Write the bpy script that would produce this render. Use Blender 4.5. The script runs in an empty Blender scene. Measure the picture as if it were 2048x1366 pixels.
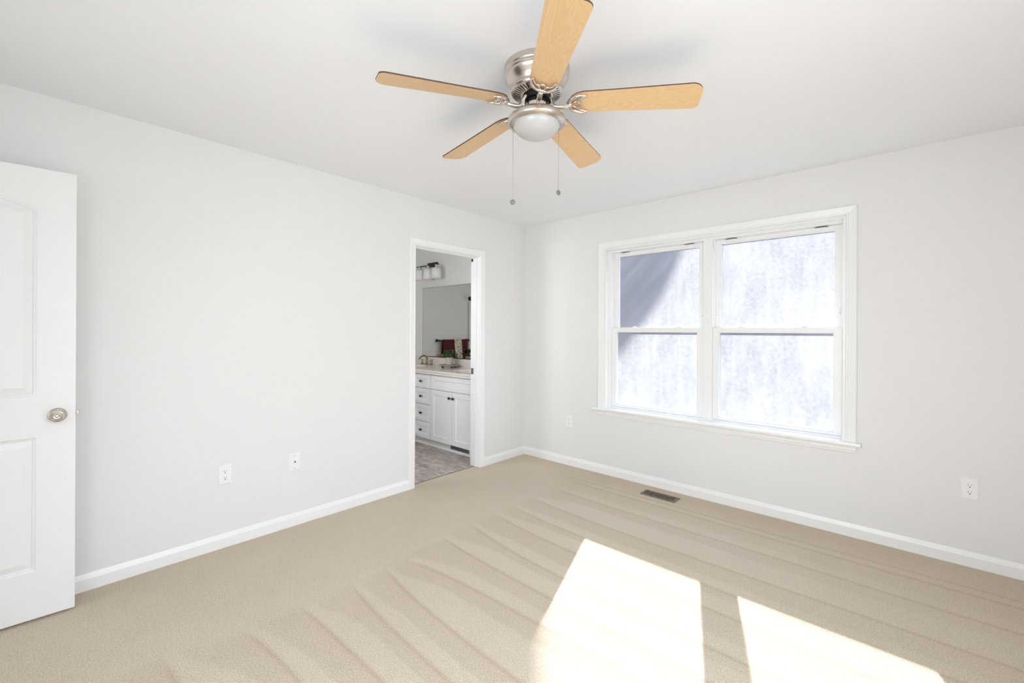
import bpy, bmesh, math, random
from mathutils import Vector, Matrix
PI = math.pi
R = math.radians
random.seed(7)
sc = bpy.context.scene
C = sc.collection

# ------------------------------------------------------------------ camera
F_PX, V0, YAW, ROLL = 872.667, 662.728, R(42.2936), 0.0050030
CAM = Vector((3.07189, -3.57713, 1.31767))
cd = bpy.data.cameras.new('camera')
cd.sensor_fit = 'HORIZONTAL'; cd.sensor_width = 36.0
cd.lens = F_PX / 2048 * 36
cd.shift_y = -(683 - V0) / 2048
cd.clip_start = 0.02; cd.clip_end = 300
cam = bpy.data.objects.new('camera', cd); C.objects.link(cam)
cam.matrix_world = (Matrix.Translation(CAM) @ Matrix.Rotation(YAW, 4, 'Z')
                    @ Matrix.Rotation(PI / 2, 4, 'X') @ Matrix.Rotation(ROLL, 4, 'Z'))
sc.camera = cam

# ------------------------------------------------------------------ light
SUN_STRENGTH = 12.5
SKY_STRENGTH = 2.8
SIDE_FILL_POWER = 15.5
NEAR_FILL_POWER = 18.0
HALL_FILL_POWER = 9.0
BATH_FILL_POWER = 15.0
sc.view_settings.view_transform = 'Standard'
sc.view_settings.look = 'None'
sc.view_settings.gamma = 1.0
sc.view_settings.use_curve_mapping = False
sc.view_settings.exposure = 0.32
sc.cycles.use_denoising = True
sc.cycles.max_bounces = 12
sc.cycles.diffuse_bounces = 8
sc.cycles.transparent_max_bounces = 16
sc.cycles.sample_clamp_indirect = 8.0

world = bpy.data.worlds.new('sky'); sc.world = world
world.use_nodes = True
wn = world.node_tree.nodes; wn.clear()
wo = wn.new('ShaderNodeOutputWorld'); wb = wn.new('ShaderNodeBackground')
tc = wn.new('ShaderNodeTexCoord'); sx = wn.new('ShaderNodeSeparateXYZ'); cr = wn.new('ShaderNodeValToRGB')
world.node_tree.links.new(tc.outputs['Generated'], sx.inputs[0])
world.node_tree.links.new(sx.outputs['Z'], cr.inputs[0])
cr.color_ramp.elements[0].position = 0.0; cr.color_ramp.elements[0].color = (0.95, 0.95, 0.97, 1)
cr.color_ramp.elements[1].position = 0.6; cr.color_ramp.elements[1].color = (0.55, 0.70, 0.95, 1)
world.node_tree.links.new(cr.outputs[0], wb.inputs['Color'])
wb.inputs['Strength'].default_value = SKY_STRENGTH
world.node_tree.links.new(wb.outputs[0], wo.inputs[0])

sd = bpy.data.lights.new('sun', 'SUN'); sd.energy = SUN_STRENGTH; sd.angle = R(0.53); sd.color = (0.95, 0.97, 1.0)
sun = bpy.data.objects.new('sun', sd); C.objects.link(sun)
TO_SUN = Vector((-0.367, 1.0, 0.526)).normalized()
sun.rotation_euler = TO_SUN.to_track_quat('Z', 'Y').to_euler()
sun.location = TO_SUN * 20

def area(name, loc, direction, w, h, power, col):
    a = bpy.data.lights.new(name, 'AREA'); a.shape = 'RECTANGLE'; a.size = w; a.size_y = h
    a.energy = power; a.color = col
    o = bpy.data.objects.new(name, a); C.objects.link(o)
    o.location = loc
    o.rotation_euler = Vector(direction).to_track_quat('-Z', 'Z').to_euler()
    return o
# added fill lamps behind invented side, near and bath windows, and in the hall
RX, NY = 3.75, -4.215            # right wall plane, near wall plane
side_l = area('side_fill_light', (RX + 0.16, -2.8, 1.40), (-1, 0.05, -0.60), 1.5, 1.30, SIDE_FILL_POWER, (0.82, 0.91, 1.0))
side_l.data.spread = R(140)
near_l = area('near_fill_light', (2.45, NY - 0.16, 1.40), (0.05, 1, -0.60), 1.2, 1.3, NEAR_FILL_POWER, (0.88, 0.95, 1.0))
near_l.data.spread = R(150)
area('hall_fill_light', (0.60, NY - 1.25, 1.25), (0.18, 1, 0.0), 1.3, 2.0, HALL_FILL_POWER, (0.88, 0.94, 1.0))
area('bath_fill_light', (-0.75, -2.15 - 0.04, 1.55), (0, 1, -0.05), 0.7, 0.8, BATH_FILL_POWER, (0.95, 0.97, 1.0))

# ------------------------------------------------------------------ materials
def new_mat(name):
    m = bpy.data.materials.new(name); m.use_nodes = True
    nt = m.node_tree; b = nt.nodes['Principled BSDF']
    return m, nt, b
def N(nt, t, **kw):
    n = nt.nodes.new(t)
    for k, v in kw.items(): setattr(n, k, v)
    return n
def plain(name, col, rough=0.5, metal=0.0, noise=0.0, scale=40, bump=0.0, bscale=200, spec=None, aniso=None):
    m, nt, b = new_mat(name)
    b.inputs['Roughness'].default_value = rough; b.inputs['Metallic'].default_value = metal
    if spec is not None: b.inputs['Specular IOR Level'].default_value = spec
    tcn = N(nt, 'ShaderNodeTexCoord')
    nz = N(nt, 'ShaderNodeTexNoise'); nz.inputs['Scale'].default_value = scale; nz.inputs['Detail'].default_value = 3
    nt.links.new(tcn.outputs['Object'], nz.inputs['Vector'])
    mx = N(nt, 'ShaderNodeMix', data_type='RGBA')
    mx.inputs[6].default_value = tuple(c * (1 - noise) for c in col) + (1,)
    mx.inputs[7].default_value = tuple(min(1, c * (1 + noise)) for c in col) + (1,)
    nt.links.new(nz.outputs['Fac'], mx.inputs[0]); nt.links.new(mx.outputs[2], b.inputs['Base Color'])
    if bump:
        n2 = N(nt, 'ShaderNodeTexNoise'); n2.inputs['Scale'].default_value = bscale; n2.inputs['Detail'].default_value = 2
        nt.links.new(tcn.outputs['Object'], n2.inputs['Vector'])
        bp = N(nt, 'ShaderNodeBump'); bp.inputs['Strength'].default_value = bump; bp.inputs['Distance'].default_value = 0.002
        nt.links.new(n2.outputs['Fac'], bp.inputs['Height']); nt.links.new(bp.outputs[0], b.inputs['Normal'])
    return m
M = {}
M['wall'] = plain('wall_paint', (0.79, 0.787, 0.782), 0.55, noise=0.008, bump=0.05, bscale=260)
M['ceiling'] = plain('ceiling_paint', (0.855, 0.868, 0.888), 0.8, noise=0.008, bump=0.06, bscale=200)
M['bath_wall'] = plain('bath_wall_paint', (0.80, 0.785, 0.75), 0.55, noise=0.01, bump=0.05, bscale=260)
M['trim'] = plain('trim_gloss_white', (0.87, 0.87, 0.865), 0.32, noise=0.004)
M['door'] = plain('door_white', (0.85, 0.85, 0.845), 0.38, noise=0.004, bump=0.03, bscale=150)
M['vinyl'] = plain('window_vinyl_white', (0.86, 0.865, 0.87), 0.35, noise=0.004)
M['plastic'] = plain('outlet_plastic_white', (0.87, 0.87, 0.87), 0.3, noise=0.003)
M['black'] = plain('painted_shade_black', (0.012, 0.011, 0.011), 0.6)  # paints the shade inside outlet slots and the register duct
M['nickel'] = plain('brushed_nickel', (0.66, 0.60, 0.545), 0.27, 1.0, noise=0.05, scale=90)
M['chrome'] = plain('polished_nickel', (0.72, 0.67, 0.62), 0.14, 1.0, noise=0.02)
M['knobmetal'] = plain('satin_nickel', (0.58, 0.54, 0.48), 0.28, 1.0, noise=0.04, scale=120)
M['blackmetal'] = plain('black_motor_metal', (0.015, 0.013, 0.012), 0.35, 0.6)
M['bronze'] = plain('dark_bronze', (0.075, 0.055, 0.045), 0.35, 0.9, noise=0.1)
M['brass'] = plain('champagne_bronze', (0.30, 0.22, 0.135), 0.25, 1.0, noise=0.06)
M['walnut'] = plain('walnut_edge', (0.085, 0.045, 0.03), 0.5, noise=0.2, scale=60)
M['bowl'] = plain('frosted_glass_bowl', (0.50, 0.495, 0.49), 0.22, noise=0.004)
M['register'] = plain('brown_register_enamel', (0.20, 0.145, 0.105), 0.4, 0.3, noise=0.08)
M['louver'] = plain('tan_register_slats', (0.33, 0.26, 0.20), 0.4, 0.3, noise=0.08)
M['grille'] = plain('grey_vent_slats', (0.16, 0.155, 0.15), 0.5)
M['cabinet'] = plain('cabinet_white_paint', (0.82, 0.815, 0.80), 0.38, noise=0.005)
M['counter'] = plain('cultured_marble', (0.78, 0.725, 0.66), 0.16, noise=0.05, scale=6)
M['shade'] = plain('white_glass_shade', (0.80, 0.80, 0.79), 0.25, noise=0.005)
M['mirror'] = plain('mirror_silver', (0.74, 0.75, 0.73), 0.015, 1.0)
M['pot'] = plain('greige_ceramic_pot', (0.58, 0.54, 0.51), 0.45, noise=0.06)
M['tray'] = plain('whitewashed_wood_tray', (0.36, 0.285, 0.24), 0.5, noise=0.12, scale=50)
M['trayfoot'] = plain('black_tray_foot', (0.02, 0.018, 0.016), 0.5)
M['burgundy'] = plain('burgundy_terry', (0.10, 0.010, 0.018), 0.95, noise=0.25, scale=180, bump=0.5, bscale=500)
M['tub'] = plain('white_acrylic', (0.85, 0.85, 0.85), 0.2)
M['transition'] = plain('dark_transition_strip', (0.07, 0.05, 0.04), 0.5)
M['bark'] = plain('grey_bark', (0.17, 0.155, 0.16), 0.9, noise=0.3, scale=12)
M['evergreen'] = plain('evergreen_needles', (0.02, 0.035, 0.02), 0.9, noise=0.4, scale=6)
M['pendant'] = plain('pewter_pendant', (0.22, 0.21, 0.20), 0.45, 0.5, noise=0.45, scale=260)
M['siding'] = plain('exterior_siding', (0.6, 0.6, 0.58), 0.6)

def carpet_mat():
    m, nt, b = new_mat('beige_cut_pile_carpet')
    b.inputs['Roughness'].default_value = 0.95; b.inputs['Specular IOR Level'].default_value = 0.1
    b.inputs['Sheen Weight'].default_value = 0.15
    L = nt.links.new
    t = N(nt, 'ShaderNodeTexCoord')
    at = N(nt, 'ShaderNodeAttribute', attribute_name='nap')
    n1 = N(nt, 'ShaderNodeTexNoise'); n1.inputs['Scale'].default_value = 190; n1.inputs['Detail'].default_value = 3; n1.inputs['Roughness'].default_value = 0.6
    v1 = N(nt, 'ShaderNodeTexVoronoi'); v1.inputs['Scale'].default_value = 240
    n2 = N(nt, 'ShaderNodeTexNoise'); n2.inputs['Scale'].default_value = 2.2; n2.inputs['Detail'].default_value = 3
    for n in (n1, v1, n2): L(t.outputs['Object'], n.inputs['Vector'])
    mx = N(nt, 'ShaderNodeMix', data_type='RGBA')
    mx.inputs[6].default_value = (0.58, 0.455, 0.318, 1); mx.inputs[7].default_value = (0.86, 0.75, 0.592, 1)
    # value = grain + nap + slow wear
    g = N(nt, 'ShaderNodeMapRange'); g.inputs[1].default_value = 0.25; g.inputs[2].default_value = 0.75; g.inputs[3].default_value = -0.62; g.inputs[4].default_value = 0.62
    L(n1.outputs['Fac'], g.inputs[0])
    vm = N(nt, 'ShaderNodeMath', operation='MULTIPLY_ADD'); vm.inputs[1].default_value = -0.35; vm.inputs[2].default_value = 0.14
    L(v1.outputs['Distance'], vm.inputs[0])
    a1 = N(nt, 'ShaderNodeMath', operation='ADD'); L(g.outputs[0], a1.inputs[0]); L(vm.outputs[0], a1.inputs[1])
    s1 = N(nt, 'ShaderNodeMath', operation='MULTIPLY_ADD'); s1.inputs[1].default_value = 0.22; s1.inputs[2].default_value = -0.11
    L(n2.outputs['Fac'], s1.inputs[0])
    a2 = N(nt, 'ShaderNodeMath', operation='ADD'); L(a1.outputs[0], a2.inputs[0]); L(s1.outputs[0], a2.inputs[1])
    a3 = N(nt, 'ShaderNodeMath', operation='ADD', use_clamp=True); L(a2.outputs[0], a3.inputs[0]); L(at.outputs['Fac'], a3.inputs[1])
    L(a3.outputs[0], mx.inputs[0]); L(mx.outputs[2], b.inputs['Base Color'])
    bp = N(nt, 'ShaderNodeBump'); bp.inputs['Strength'].default_value = 0.8; bp.inputs['Distance'].default_value = 0.006
    L(a1.outputs[0], bp.inputs['Height']); L(bp.outputs[0], b.inputs['Normal'])
    return m
M['carpet'] = carpet_mat()

def stone_mat():
    m, nt, b = new_mat('grey_stone_vinyl_floor')
    b.inputs['Roughness'].default_value = 0.42
    L = nt.links.new
    t = N(nt, 'ShaderNodeTexCoord')
    mp = N(nt, 'ShaderNodeMapping'); mp.inputs['Scale'].default_value = (1.0, 2.2, 1)
    L(t.outputs['Object'], mp.inputs[0])
    n1 = N(nt, 'ShaderNodeTexNoise'); n1.inputs['Scale'].default_value = 7; n1.inputs['Detail'].default_value = 6; n1.inputs['Distortion'].default_value = 1.2
    L(mp.outputs[0], n1.inputs['Vector'])
    r = N(nt, 'ShaderNodeValToRGB')
    e = r.color_ramp.elements
    e[0].position = 0.30; e[0].color = (0.27, 0.215, 0.18, 1)
    e[1].position = 0.70; e[1].color = (0.64, 0.57, 0.53, 1)
    k = e.new(0.5); k.color = (0.46, 0.395, 0.355, 1)
    L(n1.outputs['Fac'], r.inputs[0]); L(r.outputs[0], b.inputs['Base Color'])
    return m
M['stone'] = stone_mat()

def maple_mat():
    m, nt, b = new_mat('maple_veneer')
    b.inputs['Roughness'].default_value = 0.38
    L = nt.links.new
    t = N(nt, 'ShaderNodeTexCoord'); oi = N(nt, 'ShaderNodeObjectInfo')
    ad = N(nt, 'ShaderNodeVectorMath', operation='ADD'); L(t.outputs['Object'], ad.inputs[0])
    sv = N(nt, 'ShaderNodeVectorMath', operation='SCALE'); sv.inputs['Scale'].default_value = 7.3
    cb = N(nt, 'ShaderNodeCombineXYZ'); L(oi.outputs['Random'], cb.inputs[0]); L(oi.outputs['Random'], cb.inputs[1])
    L(cb.outputs[0], sv.inputs[0]); L(sv.outputs[0], ad.inputs[1])
    mp = N(nt, 'ShaderNodeMapping'); mp.inputs['Scale'].default_value = (3.2, 13, 13); L(ad.outputs[0], mp.inputs[0])
    n = N(nt, 'ShaderNodeTexNoise'); n.inputs['Scale'].default_value = 1.0; n.inputs['Detail'].default_value = 1.5; n.inputs['Distortion'].default_value = 0.6
    L(mp.outputs[0], n.inputs['Vector'])
    ml = N(nt, 'ShaderNodeMath', operation='MULTIPLY'); ml.inputs[1].default_value = 120; L(n.outputs['Fac'], ml.inputs[0])
    sn = N(nt, 'ShaderNodeMath', operation='SINE'); L(ml.outputs[0], sn.inputs[0])
    mr = N(nt, 'ShaderNodeMapRange'); mr.inputs[1].default_value = -1; mr.inputs[2].default_value = 1; L(sn.outputs[0], mr.inputs[0])
    mx = N(nt, 'ShaderNodeMix', data_type='RGBA')
    mx.inputs[6].default_value = (0.685, 0.455, 0.235, 1); mx.inputs[7].default_value = (0.73, 0.505, 0.275, 1)
    L(mr.outputs[0], mx.inputs[0]); L(mx.outputs[2], b.inputs['Base Color'])
    return m
M['maple'] = maple_mat()

def glass_mat():
    m = bpy.data.materials.new('dusty_window_glass'); m.use_nodes = True
    nt = m.node_tree; nt.nodes.clear(); L = nt.links.new
    out = N(nt, 'ShaderNodeOutputMaterial')
    t = N(nt, 'ShaderNodeTexCoord')
    tr = N(nt, 'ShaderNodeBsdfTransparent'); tr.inputs[0].default_value = (0.96, 0.97, 0.98, 1)
    tl = N(nt, 'ShaderNodeBsdfTranslucent'); tl.inputs[0].default_value = (1.0, 0.97, 0.935, 1)
    gl = N(nt, 'ShaderNodeBsdfGlossy'); gl.inputs['Roughness'].default_value = 0.02
    n1 = N(nt, 'ShaderNodeTexNoise'); n1.inputs['Scale'].default_value = 2.6; n1.inputs['Detail'].default_value = 5
    n2 = N(nt, 'ShaderNodeTexNoise'); n2.inputs['Scale'].default_value = 160; n2.inputs['Detail'].default_value = 2
    mp = N(nt, 'ShaderNodeMapping'); mp.inputs['Scale'].default_value = (9, 1, 1.2)
    n3 = N(nt, 'ShaderNodeTexNoise'); n3.inputs['Scale'].default_value = 2.5; n3.inputs['Detail'].default_value = 4
    L(t.outputs['Object'], n1.inputs['Vector']); L(t.outputs['Object'], n2.inputs['Vector'])
    L(t.outputs['Object'], mp.inputs[0]); L(mp.outputs[0], n3.inputs['Vector'])
    n4 = N(nt, 'ShaderNodeTexNoise'); n4.inputs['Scale'].default_value = 48; n4.inputs['Detail'].default_value = 4
    L(t.outputs['Object'], n4.inputs['Vector'])
    a = N(nt, 'ShaderNodeMath', operation='MULTIPLY_ADD'); L(n1.outputs['Fac'], a.inputs[0]); a.inputs[1].default_value = 0.26; a.inputs[2].default_value = 0.0
    a2 = N(nt, 'ShaderNodeMath', operation='MULTIPLY_ADD'); L(n3.outputs['Fac'], a2.inputs[0]); a2.inputs[1].default_value = 0.24; L(a.outputs[0], a2.inputs[2])
    a3 = N(nt, 'ShaderNodeMath', operation='MULTIPLY_ADD'); L(n4.outputs['Fac'], a3.inputs[0]); a3.inputs[1].default_value = 0.28; L(a2.outputs[0], a3.inputs[2])
    bb = N(nt, 'ShaderNodeMath', operation='MULTIPLY_ADD'); L(n2.outputs['Fac'], bb.inputs[0]); bb.inputs[1].default_value = 0.22; L(a3.outputs[0], bb.inputs[2])
    mr = N(nt, 'ShaderNodeMapRange'); mr.inputs[1].default_value = 0.38; mr.inputs[2].default_value = 0.62; mr.inputs[3].default_value = 0.050; mr.inputs[4].default_value = 0.096
    L(bb.outputs[0], mr.inputs[0])
    ms = N(nt, 'ShaderNodeMixShader'); L(mr.outputs[0], ms.inputs[0]); L(tr.outputs[0], ms.inputs[1]); L(tl.outputs[0], ms.inputs[2])
    m2 = N(nt, 'ShaderNodeMixShader'); m2.inputs[0].default_value = 0.003; L(ms.outputs[0], m2.inputs[1]); L(gl.outputs[0], m2.inputs[2])
    L(m2.outputs[0], out.inputs[0])
    return m
M['glass'] = glass_mat()

def leaf_mat():
    m, nt, b = new_mat('green_leaf')
    b.inputs['Roughness'].default_value = 0.45
    t = N(nt, 'ShaderNodeTexCoord'); n = N(nt, 'ShaderNodeTexNoise'); n.inputs['Scale'].default_value = 45
    r = N(nt, 'ShaderNodeValToRGB'); e = r.color_ramp.elements
    e[0].position = 0.38; e[0].color = (0.012, 0.04, 0.012, 1); e[1].position = 0.68; e[1].color = (0.17, 0.27, 0.075, 1)
    nt.links.new(t.outputs['Object'], n.inputs['Vector']); nt.links.new(n.outputs['Fac'], r.inputs[0]); nt.links.new(r.outputs[0], b.inputs['Base Color'])
    return m
M['leaf'] = leaf_mat()

def floral_mat():
    m, nt, b = new_mat('floral_print_cloth')
    b.inputs['Roughness'].default_value = 0.95
    t = N(nt, 'ShaderNodeTexCoord'); v = N(nt, 'ShaderNodeTexVoronoi'); v.inputs['Scale'].default_value = 34
    n = N(nt, 'ShaderNodeTexNoise'); n.inputs['Scale'].default_value = 85
    a = N(nt, 'ShaderNodeMath', operation='MULTIPLY_ADD'); a.inputs[1].default_value = 0.7
    r = N(nt, 'ShaderNodeValToRGB'); r.color_ramp.interpolation = 'CONSTANT'; e = r.color_ramp.elements
    e[0].position = 0.0; e[0].color = (0.05, 0.03, 0.03, 1); e[1].position = 0.64; e[1].color = (0.72, 0.66, 0.53, 1)
    nt.links.new(t.outputs['Object'], v.inputs['Vector']); nt.links.new(t.outputs['Object'], n.inputs['Vector'])
    nt.links.new(n.outputs['Fac'], a.inputs[0]); nt.links.new(v.outputs['Distance'], a.inputs[2])
    nt.links.new(a.outputs[0], r.inputs[0]); nt.links.new(r.outputs[0], b.inputs['Base Color'])
    return m
M['floral'] = floral_mat()

def ground_mat():
    m, nt, b = new_mat('dry_leaf_litter')
    b.inputs['Roughness'].default_value = 1.0; b.inputs['Specular IOR Level'].default_value = 0.0
    t = N(nt, 'ShaderNodeTexCoord'); n = N(nt, 'ShaderNodeTexNoise'); n.inputs['Scale'].default_value = 3; n.inputs['Detail'].default_value = 6
    r = N(nt, 'ShaderNodeValToRGB'); e = r.color_ramp.elements
    e[0].position = 0.35; e[0].color = (0.035, 0.031, 0.030, 1); e[1].position = 0.7; e[1].color = (0.075, 0.067, 0.062, 1)
    nt.links.new(t.outputs['Object'], n.inputs['Vector']); nt.links.new(n.outputs['Fac'], r.inputs[0]); nt.links.new(r.outputs[0], b.inputs['Base Color'])
    return m
M['ground'] = ground_mat()
def hill_mat():
    m, nt, b = new_mat('leafless_woods')
    b.inputs['Roughness'].default_value = 1.0; b.inputs['Specular IOR Level'].default_value = 0.0
    t = N(nt, 'ShaderNodeTexCoord'); mp = N(nt, 'ShaderNodeMapping'); mp.inputs['Scale'].default_value = (1.6, 0.12, 0.12)
    n = N(nt, 'ShaderNodeTexNoise'); n.inputs['Scale'].default_value = 1.0; n.inputs['Detail'].default_value = 5
    r = N(nt, 'ShaderNodeValToRGB'); e = r.color_ramp.elements
    e[0].position = 0.35; e[0].color = (0.15, 0.13, 0.125, 1); e[1].position = 0.65; e[1].color = (0.19, 0.165, 0.155, 1)
    nt.links.new(t.outputs['Object'], mp.inputs[0]); nt.links.new(mp.outputs[0], n.inputs['Vector']); nt.links.new(n.outputs['Fac'], r.inputs[0]); nt.links.new(r.outputs[0], b.inputs['Base Color'])
    return m
M['hill'] = hill_mat()

# ------------------------------------------------------------------ mesh helpers
def obj(name, bm, mats, parent=None, smooth=False, bevel=0.0, loc=None, segs=2):
    """link a bmesh as ONE object (vertices in world or in parent-local coordinates)"""
    me = bpy.data.meshes.new(name)
    bmesh.ops.recalc_face_normals(bm, faces=bm.faces)
    bm.to_mesh(me); bm.free()
    if not isinstance(mats, (list, tuple)): mats = [mats]
    for m in mats: me.materials.append(m)
    o = bpy.data.objects.new(name, me); C.objects.link(o)
    if loc is not None: o.location = loc
    if parent is not None: o.parent = parent
    if smooth:
        for p in me.polygons: p.use_smooth = True
    if bevel:
        md = o.modifiers.new('bevel', 'BEVEL'); md.width = bevel; md.segments = segs; md.limit_method = 'ANGLE'; md.angle_limit = R(40)
    return o
def smooth_by_angle(o, ang=35):
    """mark sharp edges so lathed steps stay crisp"""
    me = o.data
    bm = bmesh.new(); bm.from_mesh(me)
    for e in bm.edges:
        e.smooth = not (len(e.link_faces) == 2 and e.calc_face_angle(0) > R(ang))
    for f in bm.faces: f.smooth = True
    bm.to_mesh(me); bm.free()
    return o
def box(bm, x0, x1, y0, y1, z0, z1, mi=0):
    vs = [bm.verts.new((x, y, z)) for x in (x0, x1) for y in (y0, y1) for z in (z0, z1)]
    for idx in ((0, 1, 3, 2), (4, 6, 7, 5), (0, 4, 5, 1), (2, 3, 7, 6), (0, 2, 6, 4), (1, 5, 7, 3)):
        f = bm.faces.new([vs[i] for i in idx]); f.material_index = mi
    return vs
def mbox(x0, x1, y0, y1, z0, z1):
    bm = bmesh.new(); box(bm, x0, x1, y0, y1, z0, z1); return bm
def lathe(bm, prof, n=48, c=(0, 0, 0), axis='z', close_ends=True, mi=0):
    rings = []
    for r, h in prof:
        if r < 1e-6:
            p = (0, 0, h)
            rings.append([bm.verts.new(p)])
        else:
            rings.append([bm.verts.new((r * math.cos(2 * PI * k / n), r * math.sin(2 * PI * k / n), h)) for k in range(n)])
    fs = []
    for a, b in zip(rings, rings[1:]):
        for k in range(n):
            k2 = (k + 1) % n
            if len(a) == 1 and len(b) == 1: continue
            if len(a) == 1: f = bm.faces.new((a[0], b[k], b[k2]))
            elif len(b) == 1: f = bm.faces.new((a[k], b[0], a[k2]))
            else: f = bm.faces.new((a[k], b[k], b[k2], a[k2]))
            f.material_index = mi; fs.append(f)
    if close_ends:
        for rg in (rings[0], rings[-1]):
            if len(rg) > 2:
                f = bm.faces.new(rg); f.material_index = mi
    vs = [v for rg in rings for v in rg]
    for v in vs:
        x, y, z = v.co
        if axis == 'x': v.co = (z, x, y)
        elif axis == '-y': v.co = (x, -z, y)
        elif axis == 'y': v.co = (y, z, x)
        v.co += Vector(c)
    return vs
def tube(bm, pts, rad, n=8, flat=1.0, up=(0, 0, 1), cap=True, mi=0):
    """swept tube; rad a number or list; flat scales the 'up' half-axis"""
    P = [Vector(p) for p in pts]; rings = []
    for i, p in enumerate(P):
        d = (P[min(i + 1, len(P) - 1)] - P[max(i - 1, 0)]).normalized()
        u = Vector(up); s = d.cross(u)
        if s.length < 1e-4: s = d.cross(Vector((1, 0, 0)))
        s.normalize(); u = s.cross(d).normalized()
        r = rad[i] if isinstance(rad, (list, tuple)) else rad
        rings.append([bm.verts.new(p + s * r * math.cos(2 * PI * k / n) + u * r * flat * math.sin(2 * PI * k / n)) for k in range(n)])
    for a, b in zip(rings, rings[1:]):
        for k in range(n):
            f = bm.faces.new((a[k], a[(k + 1) % n], b[(k + 1) % n], b[k])); f.material_index = mi
    if cap:
        bm.faces.new(rings[0]); bm.faces.new(rings[-1])
def spline(ctrl, n=8):
    """Catmull-Rom through control points"""
    P = [Vector(c) for c in ctrl]; out = []
    for i in range(len(P) - 1):
        p0, p1, p2, p3 = P[max(i - 1, 0)], P[i], P[i + 1], P[min(i + 2, len(P) - 1)]
        for k in range(n):
            t = k / n
            out.append(0.5 * ((2 * p1) + (p2 - p0) * t + (2 * p0 - 5 * p1 + 4 * p2 - p3) * t * t + (3 * p1 - p0 - 3 * p2 + p3) * t ** 3))
    out.append(P[-1]); return out
def sweep(bm, stations):
    """stations: list of vertex-lists (same length); closed cross-section"""
    rings = [[bm.verts.new(p) for p in st] for st in stations]
    n = len(rings[0])
    for a, b in zip(rings, rings[1:]):
        for k in range(n):
            bm.faces.new((a[k], a[(k + 1) % n], b[(k + 1) % n], b[k]))
    bm.faces.new(rings[0]); bm.faces.new(rings[-1])
def empty(name, loc, rz=0.0):
    o = bpy.data.objects.new(name, None); C.objects.link(o)
    o.empty_display_size = 0.05; o.location = loc; o.rotation_euler = (0, 0, rz)
    return o
def tag(o, label, cat, group=None):
    o['label'] = label; o['category'] = cat
    if group: o['group'] = group
    return o
def struct(o, label=None):
    o['kind'] = 'structure'
    if label: o['label'] = label
    return o
def copy_tree(o, parent=None):
    c = o.copy(); C.objects.link(c); c.parent = parent
    for ch in list(o.children): copy_tree(ch, c)
    return c

CASING = [(0, 0), (0, 0.009), (0.003, 0.012), (0.009, 0.0125), (0.012, 0.010), (0.016, 0.0105), (0.040, 0.015), (0.052, 0.0165), (0.057, 0.0125), (0.057, 0)]
def casing_u(bm, P3, a0, a1, b0, b1):
    """U-shaped mitred casing. P3(a, b, t) maps plane coords + thickness to 3D"""
    sts = []
    for fa, fb in (((lambda w: a0 - w), (lambda w: b0)), ((lambda w: a0 - w), (lambda w: b1 + w)),
                   ((lambda w: a1 + w), (lambda w: b1 + w)), ((lambda w: a1 + w), (lambda w: b0))):
        sts.append([P3(fa(w), fb(w), t) for w, t in CASING])
    sweep(bm, sts)
BASE = [(0, 0), (0.013, 0), (0.013, 0.057), (0.0105, 0.062), (0.005, 0.079), (0.0035, 0.083), (0, 0.083)]
def baseboard(name, p0, p1, nrm, label):
    p0, p1, n = Vector(p0), Vector(p1), Vector(nrm)
    bm = bmesh.new()
    sweep(bm, [[p + n * t + Vector((0, 0, z)) for t, z in BASE] for p in (p0, p1)])
    return struct(obj(name, bm, M['trim']), label)

# ------------------------------------------------------------------ room shell
H = 2.44
WT = 0.12
# window opening in the far wall and door opening in the left wall
WX0, WX1, WZ0, WZ1 = 0.978, 2.763, 0.59, 2.083
DY0, DY1, DZ = -1.409, -0.668, 2.036          # finished opening of the bath doorway
JT = 0.018                                     # jamb thickness

bm = bmesh.new()
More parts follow.
